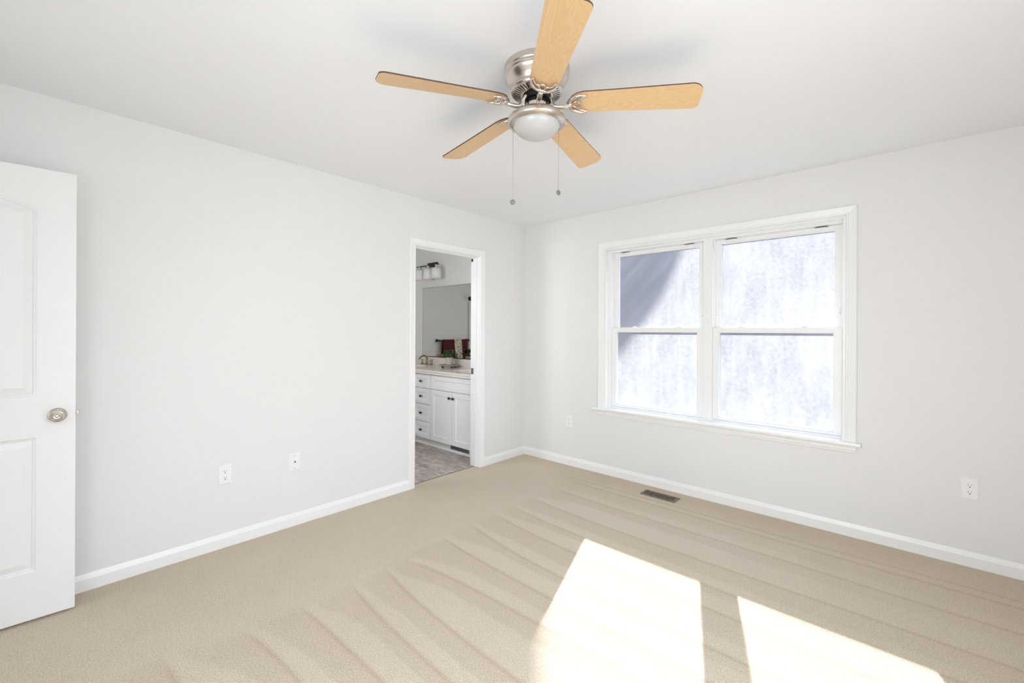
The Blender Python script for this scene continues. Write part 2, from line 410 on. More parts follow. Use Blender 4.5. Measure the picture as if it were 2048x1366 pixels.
# beige carpet: grid carrying the nap direction left by the vacuum strokes
TIPS = [(-0.27, -0.03), (-0.36, -0.03), (-0.602, -0.05), (-0.902, -0.07), (-1.121, -0.09), (-1.308, -0.10), (-1.545, -0.125), (-1.799, -0.06),
        (-2.139, 0.11), (-2.248, -0.09), (-2.448, -0.077), (-2.712, 0.03), (-2.964, 0.085), (-3.22, 0.03), (-3.5, -0.05), (-3.8, 0.04), (-4.05, 0.0)]
TX0 = {-0.27: 0.70, -0.36: 0.8, -2.139: 0.915, -2.248: 0.90, -2.448: 0.93, -2.712: 0.895, -2.964: 0.893}
def sstep(a, b, x):
    t = max(0.0, min(1.0, (x - a) / (b - a))); return t * t * (3 - 2 * t)
def nap_at(x, y):
    base = 0.64 - 0.07 * sstep(0.7, 1.4, x)
    if abs(x - (0.40 - 0.072 * (y))) < 0.006 and -2.4 < y < -0.15: base += 0.10     # thin raised streak along the wall
    edges = []
    for y0, A in TIPS:
        x0 = TX0.get(y0, 0.84)
        e = y0 + (A * (1 - math.exp(-max(0, x - x0) / 0.33)) if x > x0 else 0)
        e += 0.004 * math.sin(3.1 * x + y0 * 9)
        edges.append((e, x0, y0))
    edges.sort()
    lo = None; hi = None
    for E_ in edges:
        if E_[0] <= y: lo = E_
        elif hi is None: hi = E_
    if lo is None or hi is None: return base
    w = max(0.03, hi[0] - lo[0]); t = (y - lo[0]) / w
    x0 = lo[1]
    grow = sstep(x0, x0 + 0.45, x)
    if x < x0 - 0.005: 
        k = 0.0
    else: k = 1.0
    split = 0.16 + 0.44 * grow * (0.75 + 0.35 * math.sin(lo[2] * 13)) 
    light = 0.07 * (1 - sstep(split - 0.03, split + 0.05, t)) * (0.8 + 0.2 * (1 - t)) * (0.25 + 0.75 * sstep(x0, x0 + 0.10, x))
    dark = -0.155 * sstep(split, split + 0.06, t) * (0.72 + 0.28 * t) * sstep(hi[1] - 0.03, hi[1] + 0.10, x)
    d = y - lo[0]
    line = -0.40 * math.exp(-(d / 0.011) ** 2) * sstep(x0, x0 + 0.2, x) - 0.40 * math.exp(-((hi[0] - y) / 0.011) ** 2) * sstep(hi[1], hi[1] + 0.2, x)
    fade = 1.0 - 0.55 * sstep(1.6, 3.2, x)
    fade *= 0.55 + 0.45 * sstep(-0.3, -0.9, y)
    return base + k * (light + dark) * fade + k * line * 0.9
nx, ny = 90, 1050
xs = [-0.06] + [i * RX / nx for i in range(nx + 1)]
ys = [NY * j / ny for j in range(ny + 1)]
lay = bm.verts.layers.float_color.new('nap')
grid = []
for x in xs[1:]:
    col = []
    for y in ys:
        v = bm.verts.new((x, y, 0)); k = nap_at(x, y); v[lay] = (k, k, k, 1); col.append(v)
    grid.append(col)
for a, b in zip(grid, grid[1:]):
    for j in range(ny): bm.faces.new((a[j], a[j + 1], b[j + 1], b[j]))
# carpet tongue into the doorway
q = [bm.verts.new(p) for p in ((0, DY0, 0), (0, DY1, 0), (-0.062, DY1, 0), (-0.062, DY0, 0))]
for v in q: v[lay] = (0.64, 0.64, 0.64, 1)
bm.faces.new(q)
# solid underside
u = [bm.verts.new(p) for p in ((-0.062, NY, -0.05), (RX, NY, -0.05), (RX, 0, -0.05), (-0.062, 0, -0.05))]
bm.faces.new(u)
fl = obj('floor', bm, M['carpet'])
for p in fl.data.polygons: p.use_smooth = True
struct(fl, 'beige cut-pile carpet with vacuum tracks')

struct(obj('ceiling', mbox(-WT, RX + WT, NY - WT, WT, H, H + 0.12), M['ceiling']), 'flat white bedroom ceiling')

def wall_with_hole(name, P, a0, a1, ha0, ha1, hz0, hz1, mat, label, inner=0.0):
    bm = bmesh.new()
    def bx(p, q, r, s):
        if q - p > 1e-4 and s - r > 1e-4: P(bm, p, q, r, s)
    bx(a0, ha0, 0 - inner, H); bx(ha1, a1, 0 - inner, H); (bx(ha0, ha1, 0 - inner, hz0) if hz0 > 0 else None); bx(ha0, ha1, hz1, H)
    return struct(obj(name, bm, mat), label)
# far wall (with the window); the wall is 0.15 deep
wall_with_hole('wall_far', lambda bm, p, q, r, s: box(bm, p, q, 0, 0.15, r, s), 0.0, RX + WT, WX0, WX1, WZ0, WZ1, M['wall'], 'white far wall with the double window', 0.05)
# left wall (with the bath doorway): bedroom face
wall_with_hole('wall_left', lambda bm, p, q, r, s: box(bm, -WT / 2, 0, p, q, r, s), NY - WT, 0.0, DY0 - JT, DY1 + JT, 0, DZ + JT, M['wall'], 'white left wall with the bathroom doorway', 0.05)
# right wall with an added window opening for the fill lamp
SY0, SY1, SZ0, SZ1 = -3.55, -2.05, 0.65, 2.05
wall_with_hole('wall_right', lambda bm, p, q, r, s: box(bm, RX, RX + WT, p, q, r, s), NY - WT, 0.0, SY0, SY1, SZ0, SZ1, M['wall'], 'white right wall with an added window for fill light', 0.05)
# near wall with the bedroom doorway
HX0, HX1, HZ = 0.125, 0.895, 2.05
NWX0, NWX1, NWZ0, NWZ1 = 1.80, 3.10, 0.70, 2.05
wall_with_hole('wall_near.001', lambda bm, p, q, r, s: box(bm, p, q, NY - WT, NY, r, s), 1.30, RX, NWX0, NWX1, NWZ0, NWZ1, M['wall'], 'white near wall with an added fill-light window behind the camera', 0.05)
wall_with_hole('wall_near', lambda bm, p, q, r, s: box(bm, p, q, NY - WT, NY, r, s), 0.0, 1.30, HX0, HX1, 0, HZ, M['wall'], 'white near wall behind the camera', 0.05)
# hall behind the doorway
bm = bmesh.new()
box(bm, -0.3, 1.3, NY - 1.4, NY - 1.3, -0.05, H); box(bm, -0.4, -0.3, NY - 1.4, NY - WT, -0.05, H); box(bm, 1.3, 1.4, NY - 1.4, NY - WT, -0.05, H)
struct(obj('wall_hall', bm, M['wall']), 'white hall walls behind the bedroom door')
struct(obj('ceiling_hall', mbox(-0.4, 1.4, NY - 1.4, NY - WT, H, H + 0.1), M['ceiling']))
struct(obj('floor_hall', mbox(-0.4, 1.4, NY - 1.4, NY, -0.055, -0.002), M['carpet']))
# bathroom shell
BX, BY = -2.35, -2.15
bm = bmesh.new()
box(bm, BX - 0.1, -0.0, 0, 0.15, -0.05, H)
struct(obj('wall_bath_far', bm, M['bath_wall']), 'bathroom mirror wall')
struct(obj('wall_bath_left', mbox(BX - 0.1, BX, BY - 0.1, 0.0, -0.05, H), M['bath_wall']), 'bathroom end wall with the towel bar')
wall_with_hole('wall_bath_near', lambda bm, p, q, r, s: box(bm, p, q, BY - 0.1, BY, r, s), BX, -WT / 2, -1.10, -0.40, 1.15, 1.95, M['bath_wall'], 'bathroom wall with an added small window for fill light', 0.05)
bm = bmesh.new()
box(bm, -1.10, -1.06, BY - 0.06, BY + 0.012, 1.15, 1.95); box(bm, -0.44, -0.40, BY - 0.06, BY + 0.012, 1.15, 1.95); box(bm, -1.06, -0.44, BY - 0.06, BY + 0.012, 1.91, 1.95); box(bm, -1.06, -0.44, BY - 0.06, BY + 0.012, 1.15, 1.19)
struct(obj('added_window_3', bm, M['trim']), 'small white window added for bathroom fill light')  # unseen window frame added around the bathroom fill lamp
wall_with_hole('wall_bath_right', lambda bm, p, q, r, s: box(bm, -WT, -WT / 2, p, q, r, s), BY, 0.0, DY0 - JT, DY1 + JT, 0, DZ + JT, M['bath_wall'], 'bathroom side of the doorway wall', 0.05)
struct(obj('ceiling_bath', mbox(BX - 0.1, -WT, BY - 0.1, 0.15, H, H + 0.12), M['ceiling']))
struct(obj('floor_bathroom', mbox(BX, -0.066, BY, 0.0, -0.05, -0.001), M['stone']), 'grey brown stone-look vinyl floor of the bathroom')
struct(obj('trim_3', mbox(-0.0655, -0.0605, DY0, DY1, -0.02, 0.0025), M['transition']), 'thin dark transition strip between carpet and vinyl')

# baseboards
CW = 0.057
baseboard('baseboard_left', (0, NY, 0), (0, DY0 - 0.005 - CW, 0), (1, 0, 0), 'white baseboard left of the doorway')
baseboard('baseboard_left.001', (0, DY1 + 0.005 + CW, 0), (0, 0, 0), (1, 0, 0), 'short white baseboard between doorway and corner')
baseboard('baseboard_far', (0, 0, 0), (RX, 0, 0), (0, -1, 0), 'white baseboard under the window')
baseboard('baseboard_right', (RX, 0, 0), (RX, NY, 0), (-1, 0, 0), 'white baseboard of the right wall')
baseboard('baseboard_near', (HX1 + 0.06, NY, 0), (RX, NY, 0), (0, 1, 0), 'white baseboard of the near wall')
baseboard('baseboard_bath', (BX, 0, 0), (BX, -1.29, 0), (1, 0, 0), 'white bathroom baseboard')

# ------------------------------------------------------------------ bath doorway: casing, jamb, stop, strike
dw = empty('door_2', (0, (DY0 + DY1) / 2, 0)); struct(dw, 'white cased doorway into the bathroom')
def addl(o, parent):      # parent while keeping world-space vertices
    o.parent = parent; o.matrix_parent_inverse = Matrix.Translation(parent.location).inverted() if parent.rotation_euler.z == 0 else parent.matrix_basis.inverted()
    return o
bm = bmesh.new()
casing_u(bm, lambda a, b, t: (t, a, b), DY0 - 0.005, DY1 + 0.005, 0.0, DZ + 0.005)
addl(obj('casing', bm, M['trim']), dw)
bm = bmesh.new()
casing_u(bm, lambda a, b, t: (-WT - t, a, b), DY0 - 0.005, DY1 + 0.005, 0.0, DZ + 0.005)
addl(obj('casing', bm, M['trim']), dw)
bm = bmesh.new()
box(bm, -WT, 0, DY0 - JT, DY0, 0, DZ + JT); box(bm, -WT, 0, DY1, DY1 + JT, 0, DZ + JT); box(bm, -WT, 0, DY0, DY1, DZ, DZ + JT)
addl(obj('jamb', bm, M['trim'], bevel=0.001), dw)
bm = bmesh.new()
box(bm, -0.070, -0.036, DY0, DY0 + 0.011, 0.002, DZ); box(bm, -0.070, -0.036, DY1 - 0.011, DY1, 0.002, DZ); box(bm, -0.070, -0.036, DY0 + 0.011, DY1 - 0.011, DZ - 0.011, DZ)
addl(obj('door_stop', bm, M['trim'], bevel=0.002), dw)
bm = bmesh.new()
box(bm, -0.117, -0.083, DY1 - 0.0025, DY1, 0.895, 0.955)
sp = addl(obj('strike_plate', bm, M['grille'], bevel=0.001), dw); sp['label'] = 'dark grey metal strike plate'
bm = bmesh.new()
box(bm, -0.117, -0.095, DY1 - 0.004, DY1, 2.000, 2.026)
addl(obj('hinge_leaf', bm, M['bronze']), dw)

# ------------------------------------------------------------------ window
win = empty('window_1', ((WX0 + WX1) / 2, 0, 0.612)); struct(win, 'white double-hung twin window with dusty sunlit glass')
bm = bmesh.new()
casing_u(bm, lambda a, b, t: (a, -t, b), 0.973, 2.768, 0.612, 2.088)
addl(obj('casing', bm, M['trim']), win)
bm = bmesh.new()                                 # stool with eased nose
prof = [(0.050, 0.588), (-0.040, 0.588), (-0.045, 0.592), (-0.0465, 0.600), (-0.045, 0.608), (-0.040, 0.612), (0.050, 0.612)]
prof_h = [(-0.0005, 0.588)] + prof[1:6] + [(-0.0005, 0.612)]
sweep(bm, [[(x, y, z) for y, z in prof_h] for x in (0.867, WX0 + 0.0005)])
sweep(bm, [[(x, y, z) for y, z in prof] for x in (WX0 + 0.0005, WX1 - 0.0005)])
sweep(bm, [[(x, y, z) for y, z in prof_h] for x in (WX1 - 0.0005, 2.848)])
addl(obj('stool', bm, M['trim']), win)
bm = bmesh.new()
ap = [(0, 0.588), (-0.017, 0.588), (-0.018, 0.578), (-0.0145, 0.573), (-0.016, 0.566), (-0.012, 0.550), (-0.010, 0.541), (-0.006, 0.538), (0, 0.538)]
sweep(bm, [[(x0 + s * (0.588 - z) * 0.22, y, z) for y, z in ap] for x0, s in ((0.910, 1), (2.826, -1))])
addl(obj('apron', bm, M['trim']), win)
# extension jamb (drywall depth) and vinyl frame
bm = bmesh.new()
EJ = 0.012
box(bm, WX0, WX0 + EJ, 0.0, 0.05, 0.612, WZ1); box(bm, WX1 - EJ, WX1, 0.0, 0.05, 0.612, WZ1); box(bm, WX0 + EJ, WX1 - EJ, 0.0, 0.05, WZ1 - EJ, WZ1)
addl(obj('extension_jamb', bm, M['trim']), win)
UN = [(1.024, 1.848), (1.919, 2.745)]            # the two units between frame members
bm = bmesh.new()
FZ0, FZ1 = 0.628, 2.052
box(bm, WX0, UN[0][0], 0.05, 0.145, WZ0, WZ1); box(bm, UN[1][1], WX1, 0.05, 0.145, WZ0, WZ1)
box(bm, UN[0][0], UN[1][1], 0.05, 0.145, FZ1, WZ1); box(bm, UN[0][0], UN[1][1], 0.05, 0.145, WZ0, FZ0)
box(bm, UN[0][1], UN[1][0], 0.052, 0.145, FZ0, FZ1)
for (a, b) in UN:                                 # parting beads beside the upper sashes
    for s in (a, b - 0.010): box(bm, s, s + 0.010, 0.082, 0.090, 1.358, FZ1)
addl(obj('frame', bm, M['vinyl'], bevel=0.0012), win)
def sash(name, x0, x1, z0, z1, y0, y1, gx0, gx1, gz0, gz1):
    bm = bmesh.new()
    box(bm, x0, gx0, y0, y1, z0, z1); box(bm, gx1, x1, y0, y1, z0, z1)
    box(bm, gx0, gx1, y0, y1, z0, gz0); box(bm, gx0, gx1, y0, y1, gz1, z1)
    # glazing bead
    t = 0.006
    ya = y0 + 0.006
    for (p, q, r, s) in ((gx0, gx0 + t, gz0, gz1), (gx1 - t, gx1, gz0, gz1), (gx0 + t, gx1 - t, gz0, gz0 + t), (gx0 + t, gx1 - t, gz1 - t, gz1)):
        box(bm, p, q, ya, y1, r, s)
    o = addl(obj(name, bm, M['vinyl'], bevel=0.001), win)
    ym = (y0 + y1) / 2
    bm = mbox(gx0 - 0.004, gx1 + 0.004, ym, ym + 0.003, gz0 - 0.004, gz1 + 0.004)
    g = obj('glass_pane', bm, M['glass']); g.parent = o
    return o
def raised(name, o, x0, x1, y0, y1, z0, z1, bev=0.002, mat='vinyl'):
    k = obj(name, mbox(x0, x1, y0, y1, z0, z1), M[mat], bevel=bev); k.parent = o; return k
LK = [(1.244, 1.638), (2.122, 2.528)]
VT = [((1.106, 1.182), (1.685, 1.762)), ((2.005, 2.084), (2.586, 2.660))]
GL = [((1.0690, 1.8015), (1.0685, 1.8045)), ((1.9640, 2.6995), (1.9660, 2.7015))]
for i, (a, b) in enumerate(UN):
    up_s = sash('upper_sash', a + 0.002, b - 0.002, 1.322, FZ1 - 0.001, 0.092, 0.122, GL[i][1][0], GL[i][1][1], 1.352, 2.020)
    lo_s = sash('lower_sash', a + 0.001, b - 0.001, FZ0 + 0.001, 1.356, 0.056, 0.086, GL[i][0][0], GL[i][0][1], 0.650, 1.3205)
    for (p, q) in VT[i]:                          # vent stops on the head
        bm = bmesh.new(); box(bm, p, q, 0.074, 0.0915, 2.030, 2.043)
        k = obj('head_stop', bm, M['vinyl'], bevel=0.002); k.parent = up_s
        k2 = obj('stop_slot_shade', mbox(p + 0.002, q - 0.002, 0.076, 0.0915, 2.0435, 2.0475), M['grille']); k2.parent = up_s  # solid dark strip paints the shaded slit above the stop
    for x in LK[i]:                               # sash locks on the meeting rail
        bm = bmesh.new()
        lathe(bm, [(0.0, 1.369), (0.010, 1.368), (0.017, 1.362), (0.019, 1.356)], 20, (x, 0.071, 0))
        box(bm, x - 0.026, x + 0.026, 0.064, 0.079, 1.356, 1.3605)
        tube(bm, [(x, 0.071, 1.366), (x + 0.012, 0.066, 1.367), (x + 0.024, 0.062, 1.365)], [0.004, 0.0035, 0.0045], 8)
        k = obj('sash_lock', bm, M['vinyl'], smooth=True); k.parent = lo_s; smooth_by_angle(k)
    for s in (a + 0.018, b - 0.018):              # night latches on the upper stiles
        bm = bmesh.new(); box(bm, s - 0.006, s + 0.006, 0.0885, 0.093, 1.44, 1.49)
        k = obj('night_latch', bm, M['vinyl'], bevel=0.002); k.parent = up_s
        bm = bmesh.new(); lathe(bm, [(0.0, 0.0), (0.0022, 0.0), (0.0022, 0.001)], 10, (s, 0.0885, 1.455), axis='-y')
        k2 = obj('latch_screw', bm, M['grille']); k2.parent = up_s

# added window in the right wall, out of view, framing the fill lamp
w2 = empty('added_window_2', (RX, (SY0 + SY1) / 2, SZ0)); struct(w2, 'white window added to the right wall for fill light')
bm = bmesh.new()
casing_u(bm, lambda a, b, t: (RX - t, a, b), SY0 + 0.005, SY1 - 0.005, SZ0 - 0.02, SZ1 - 0.005)
addl(obj('casing', bm, M['trim']), w2)
bm = bmesh.new()
fw_ = 0.035
box(bm, RX + 0.05, RX + 0.10, SY0, SY0 + fw_, SZ0, SZ1); box(bm, RX + 0.05, RX + 0.10, SY1 - fw_, SY1, SZ0, SZ1)
box(bm, RX + 0.05, RX + 0.10, SY0, SY1, SZ0, SZ0 + fw_); box(bm, RX + 0.05, RX + 0.10, SY0, SY1, SZ1 - fw_, SZ1)
box(bm, RX + 0.055, RX + 0.095, -2.83, -2.77, SZ0, SZ1)
addl(obj('frame', bm, M['vinyl']), w2)

w4 = empty('added_window_4', ((NWX0 + NWX1) / 2, NY, NWZ0)); struct(w4, 'white window added to the near wall for fill light')  # unseen window added to frame the near fill lamp
bm = bmesh.new()
casing_u(bm, lambda a, b, t: (a, NY + t, b), NWX0 + 0.005, NWX1 - 0.005, NWZ0 - 0.02, NWZ1 - 0.005)
addl(obj('casing', bm, M['trim']), w4)
bm = bmesh.new()
box(bm, NWX0, NWX0 + fw_, NY - 0.10, NY - 0.05, NWZ0, NWZ1); box(bm, NWX1 - fw_, NWX1, NY - 0.10, NY - 0.05, NWZ0, NWZ1)
box(bm, NWX0, NWX1, NY - 0.10, NY - 0.05, NWZ0, NWZ0 + fw_); box(bm, NWX0, NWX1, NY - 0.10, NY - 0.05, NWZ1 - fw_, NWZ1)
box(bm, NWX0, NWX1, NY - 0.095, NY - 0.055, 1.36, 1.40)
addl(obj('frame', bm, M['vinyl']), w4)

# ------------------------------------------------------------------ bedroom door leaf (open, near the left wall)
DA = R(3.8); DE = Vector((0.172, -3.439, 0.0))
dr = Vector((-math.sin(DA), -math.cos(DA), 0)); dn = Vector((math.cos(DA), -math.sin(DA), 0))
DWD, DB, DTP, DTH = 0.762, 0.012, 2.044, 0.035
hinge = DE + dr * DWD
door = empty('door_1', (hinge.x, hinge.y, 0)); struct(door, 'open white two-panel arch-top bedroom door')
def DP(s, z, t):          # s from free edge, t outwards from the front face
    p = DE + dr * s + dn * t; return Vector((p.x, p.y, z))
def panel_depth(s, z):
    best = 0.0
    for (z0, z1, rise) in ((1.013, 1.858, 0.062), (0.226, 0.828, 0.0)):
        s0, s1 = 0.125, DWD - 0.125
        if s < s0 or s > s1 or z < z0: continue
        c = (s0 + s1) / 2; hw = (s1 - s0) / 2
        ztop = z1
        if z > ztop: continue
        d = min(s - s0, s1 - s, z - z0, ztop - z)
        # ogee sticking, groove, raised field
        if d < 0.006: p = -0.0060 * d / 0.006
        elif d < 0.010: p = -0.0060
        elif d < 0.014: p = -0.0060 - 0.0065 * (d - 0.010) / 0.004
        elif d < 0.042: p = -0.0125 + 0.0110 * (d - 0.014) / 0.028
        else: p = -0.0015
        best = p
    return best
def stations(a, b, marks, step):
    xs = {round(a, 5), round(b, 5)}
    x = a
    while x < b: xs.add(round(x, 5)); x += step
    for m_ in marks:
        for d in (0, 0.006, 0.010, 0.014, 0.042): 
            for sg in (1, -1):
                v = m_ + sg * d
                if a < v < b: xs.add(round(v, 5))
    xs = sorted(xs); out = [xs[0]]
    for v in xs[1:]:
        if v - out[-1] > 0.0012: out.append(v)
    out[-1] = round(b, 5)
    return out
ss = stations(0, DWD, (0.125, DWD - 0.125), 0.012)
zs = stations(DB, DTP, (1.013, 1.858, 0.226, 0.828), 0.012)
def arch(s, z):           # grid rows bend so that the top panel ends in a shallow arch
    s0, s1 = 0.125, DWD - 0.125
    if not (s0 < s < s1) or z < 1.40: return z
    c = (s0 + s1) / 2; hw = (s1 - s0) / 2
    k = (z - 1.40) / (1.858 - 1.40) if z < 1.858 else max(0.0, (2.030 - z) / (2.030 - 1.858))
    return z + 0.064 * (1 - ((s - c) / hw) ** 2) * k
bm = bmesh.new()
G = [[bm.verts.new(DP(s, arch(s, z), panel_depth(s, z))) for z in zs] for s in ss]
for i in range(len(ss) - 1):
    for j in range(len(zs) - 1):
        bm.faces.new((G[i][j], G[i + 1][j], G[i + 1][j + 1], G[i][j + 1]))
bk = {}
def rim(lst):
    for v in lst:
        if v not in bk: bk[v] = bm.verts.new(v.co - dn * DTH)
    for a, b in zip(lst, lst[1:]):
        bm.faces.new((a, b, bk[b], bk[a]))
rim(G[0]); rim(G[-1]); rim([c[0] for c in G]); rim([c[-1] for c in G])
b4 = [bk[G[0][0]], bk[G[-1][0]], bk[G[-1][-1]], bk[G[0][-1]]]
bm.faces.new([bk[v] for v in G[0]] + [bk[c[-1]] for c in G[1:-1]] + [bk[v] for v in reversed(G[-1])] + [bk[c[0]] for c in reversed(G[1:-1])])
leaf = obj('door_leaf', bm, M['door'])
smooth_by_angle(leaf, 14)
def to_door(o):
    o.parent = door; o.matrix_parent_inverse = Matrix.Translation(door.location).inverted(); return o
to_door(leaf)
def door_lathe(prof, s, z, side=1, n=40):
    bm = bmesh.new()
    vs = lathe(bm, prof, n)
    e1 = dr; e2 = Vector((0, 0, 1)); base = DP(s, z, 0 if side > 0 else -DTH)
    for v in vs:
        x, y, h = v.co; v.co = base + e1 * x + e2 * y + dn * h * side
    return bm
rose = [(0.0, 0.0), (0.0325, 0.0), (0.0325, 0.003), (0.030, 0.007), (0.022, 0.010), (0.012, 0.011)]
kn = [(0.011, 0.010), (0.0105, 0.020), (0.013, 0.026), (0.022, 0.030), (0.0270, 0.036), (0.0275, 0.041), (0.0245, 0.045), (0.0195, 0.0468), (0.0185, 0.0455), (0.0165, 0.0470), (0.0115, 0.0485), (0.0075, 0.0475), (0.0060, 0.0490), (0.0, 0.0505)]
for side in (1, -1):
    k = to_door(obj('door_knob', door_lathe(kn, 0.059, 0.922, side), M['knobmetal'])); smooth_by_angle(k, 30)
    if side > 0: k['label'] = 'round satin nickel door knob'
    r = to_door(obj('knob_rose', door_lathe(rose, 0.059, 0.922, side), M['knobmetal'])); smooth_by_angle(r, 40)
bm = bmesh.new()
vs = box(bm, -0.006, 0.006, -0.011, 0.011, 0.0, 0.013)
for v in vs:
    x, y, h = v.co; v.co = DP(-h, 0.925 + y, -DTH / 2 + x)
to_door(obj('latch_bolt', bm, M['knobmetal'], bevel=0.002))
# door frame of the bedroom doorway (behind the camera)
df = empty('trim_1', ((HX0 + HX1) / 2, NY, 0)); struct(df, 'white casing of the bedroom doorway')
bm = bmesh.new()
sweep(bm, [[(f(w), NY + t, g(w)) for w, t in CASING] for f, g in (((lambda w: HX1 + w), (lambda w: 0.0)), ((lambda w: HX1 + w), (lambda w: HZ + w)), ((lambda w: HX0 + 0.0), (lambda w: HZ + w)))])
addl(obj('casing', bm, M['trim']), df)
bm = bmesh.new()
box(bm, HX1 - 0.015, HX1, NY - WT, NY, 0, HZ)
addl(obj('jamb', bm, M['trim']), df)

# ------------------------------------------------------------------ wall plates
def P_left(o):   # local: x right, y out, z up -> left wall (out = +x)
    o.rotation_euler = (0, 0, PI / 2)
def plate_bm(w=0.0715, h=0.117, t=0.0055):
    bm = bmesh.new()
    pr = [(0, 1.0), (0.0025, 1.0), (t, 0.93)]
    lv = []
    for d, k in ((0, 0), (0.002, 0), (t, 0.005)):
        lv.append([bm.verts.new((sx_ * (w / 2 - k), -d, sz_ * (h / 2 - k))) for sx_, sz_ in ((-1, -1), (1, -1), (1, 1), (-1, 1))])
    for a, b in zip(lv, lv[1:]):
        for k in range(4): bm.faces.new((a[k], a[(k + 1) % 4], b[(k + 1) % 4], b[k]))
    bm.faces.new(lv[-1]); bm.faces.new(lv[0])
    return bm
def screw_bm(z, t=0.0055):
    bm = bmesh.new(); lathe(bm, [(0.0035, 0), (0.0035, 0.0008), (0.002, 0.0014), (0, 0.0014)], 12, (0, -t, z), axis='-y'); return bm
def make_outlet(label):
    r = empty('wall_outlet', (0, 0, 0)); tag(r, label, 'outlet')
    obj('cover_plate', plate_bm(), M['plastic'], r, bevel=0.0008)
    for zc in (0.0195, -0.0195):
        bm = bmesh.new(); n = 28
        def rr(k, t):
            a = 2 * PI * k / n; x = 0.0172 * math.cos(a); z = 0.0172 * math.sin(a)
            z = max(-0.0140, min(0.0140, z)); return (x, -t, zc + z)
        A = [bm.verts.new(rr(k, 0.0055)) for k in range(n)]; B = [bm.verts.new(rr(k, 0.0085)) for k in range(n)]
        for k in range(n): bm.faces.new((A[k], A[(k + 1) % n], B[(k + 1) % n], B[k]))
        bm.faces.new(B)
        f = obj('receptacle', bm, M['plastic'], r)
        bm = bmesh.new()
        box(bm, -0.0072, -0.0052, -0.0088, -0.0083, zc + 0.0005, zc + 0.0085)
        box(bm, 0.0052, 0.0070, -0.0088, -0.0083, zc + 0.0015, zc + 0.0080)
        lathe(bm, [(0.0029, 0), (0.0029, 0.0005), (0, 0.0005)], 14, (0, -0.0083, zc - 0.0070), axis='-y')
        obj('slot_shade', bm, M['black'], f)  # black blocks paint the shade of the slot holes
    obj('screw', screw_bm(0), M['plastic'], r)
    return r
o1 = make_outlet('white duplex outlet on the left wall, left of the cable jack plate')
o1.location = (0, -2.786, 0.438); P_left(o1)
o2 = copy_tree(o1); o2.location = (0.590, 0, 0.430); o2.rotation_euler = (0, 0, 0)
o2['label'] = 'white duplex outlet on the far wall between the corner and the window'
o3 = copy_tree(o1); o3.location = (3.330, 0, 0.438); o3.rotation_euler = (0, 0, 0)
o3['label'] = 'white duplex outlet on the far wall at the right of the window'
for o in (o1, o2, o3): o['group'] = 'wall outlets'
cj = empty('cable_jack_plate', (0, -2.381, 0.428)); P_left(cj)
tag(cj, 'white cable jack plate with one round socket on the left wall', 'cable jack')
obj('cover_plate', plate_bm(), M['plastic'], cj, bevel=0.0008)
obj('insert', mbox(-0.0165, 0.0165, -0.0075, -0.005, -0.033, 0.033), M['plastic'], cj, bevel=0.001)
bm = bmesh.new(); lathe(bm, [(0.0055, 0), (0.0055, 0.004), (0.0042, 0.004), (0.0042, 0.010), (0.0028, 0.010), (0.0028, 0.006), (0, 0.006)], 18, (0, -0.0075, 0.002), axis='-y')
k = obj('coax_socket', bm, M['grille'], cj); smooth_by_angle(k)
for z in (0.042, -0.042): obj('screw', screw_bm(z), M['knobmetal'], cj)

# ------------------------------------------------------------------ floor register
fr = empty('floor_register', (1.598, -0.184, 0.0)); tag(fr, 'brown metal floor register set in the carpet below the window', 'floor vent')
bm = bmesh.new()
def fb(x0, x1, y0, y1): 
    box(bm, x0, x1, y0, y1, 0.0, 0.006)
fb(-0.143, 0.143, 0.043, 0.058); fb(-0.143, 0.143, -0.058, -0.043); fb(-0.143, -0.122, -0.043, 0.043); fb(0.122, 0.143, -0.043, 0.043)
obj('register_frame', bm, M['register'], fr, bevel=0.0025)
bm = bmesh.new()
nl = 17
for k in range(nl):
    x = -0.122 + 0.244 * (k + 0.5) / nl + 0.0035
    vs = box(bm, x - 0.0016, x + 0.0016, -0.043, 0.043, 0.0012, 0.0052)
obj('louvers', bm, M['louver'], fr)
obj('duct_shade_sheet', mbox(-0.122, 0.122, -0.043, 0.043, 0.0004, 0.0010), M['black'], fr)  # flat black sheet paints the shade inside the duct

# ------------------------------------------------------------------ ceiling fan
FX, FY = 1.893, -2.132
fan = empty('ceiling_fan', (FX, FY, H))
tag(fan, 'five-blade maple and brushed nickel hugger ceiling fan with a frosted bowl light', 'ceiling fan')
def zl(prof): return [(r, z - H) for r, z in prof]
bm = bmesh.new()
lathe(bm, zl([(0.0, 2.4399), (0.1385, 2.4399), (0.1385, 2.416), (0.1355, 2.412), (0.1375, 2.408), (0.1375, 2.402), (0.1345, 2.3985), (0.1362, 2.394), (0.1355, 2.391),
              (0.1290, 2.382), (0.1185, 2.371), (0.1115, 2.361), (0.1080, 2.3515), (0.1110, 2.3470), (0.1110, 2.338), (0.1075, 2.3325), (0.1040, 2.3310), (0.1040, 2.338)]), 72)
k = obj('motor_housing', bm, M['nickel'], fan); smooth_by_angle(k, 30)
bm = bmesh.new()
lathe(bm, zl([(0.1045, 2.3325), (0.1045, 2.3300), (0.0985, 2.3290), (0.0985, 2.3325)]), 72, close_ends=False)
lathe(bm, zl([(0.0690, 2.3240), (0.0690, 2.3215), (0.0600, 2.3205), (0.0600, 2.3240)]), 72, close_ends=False)
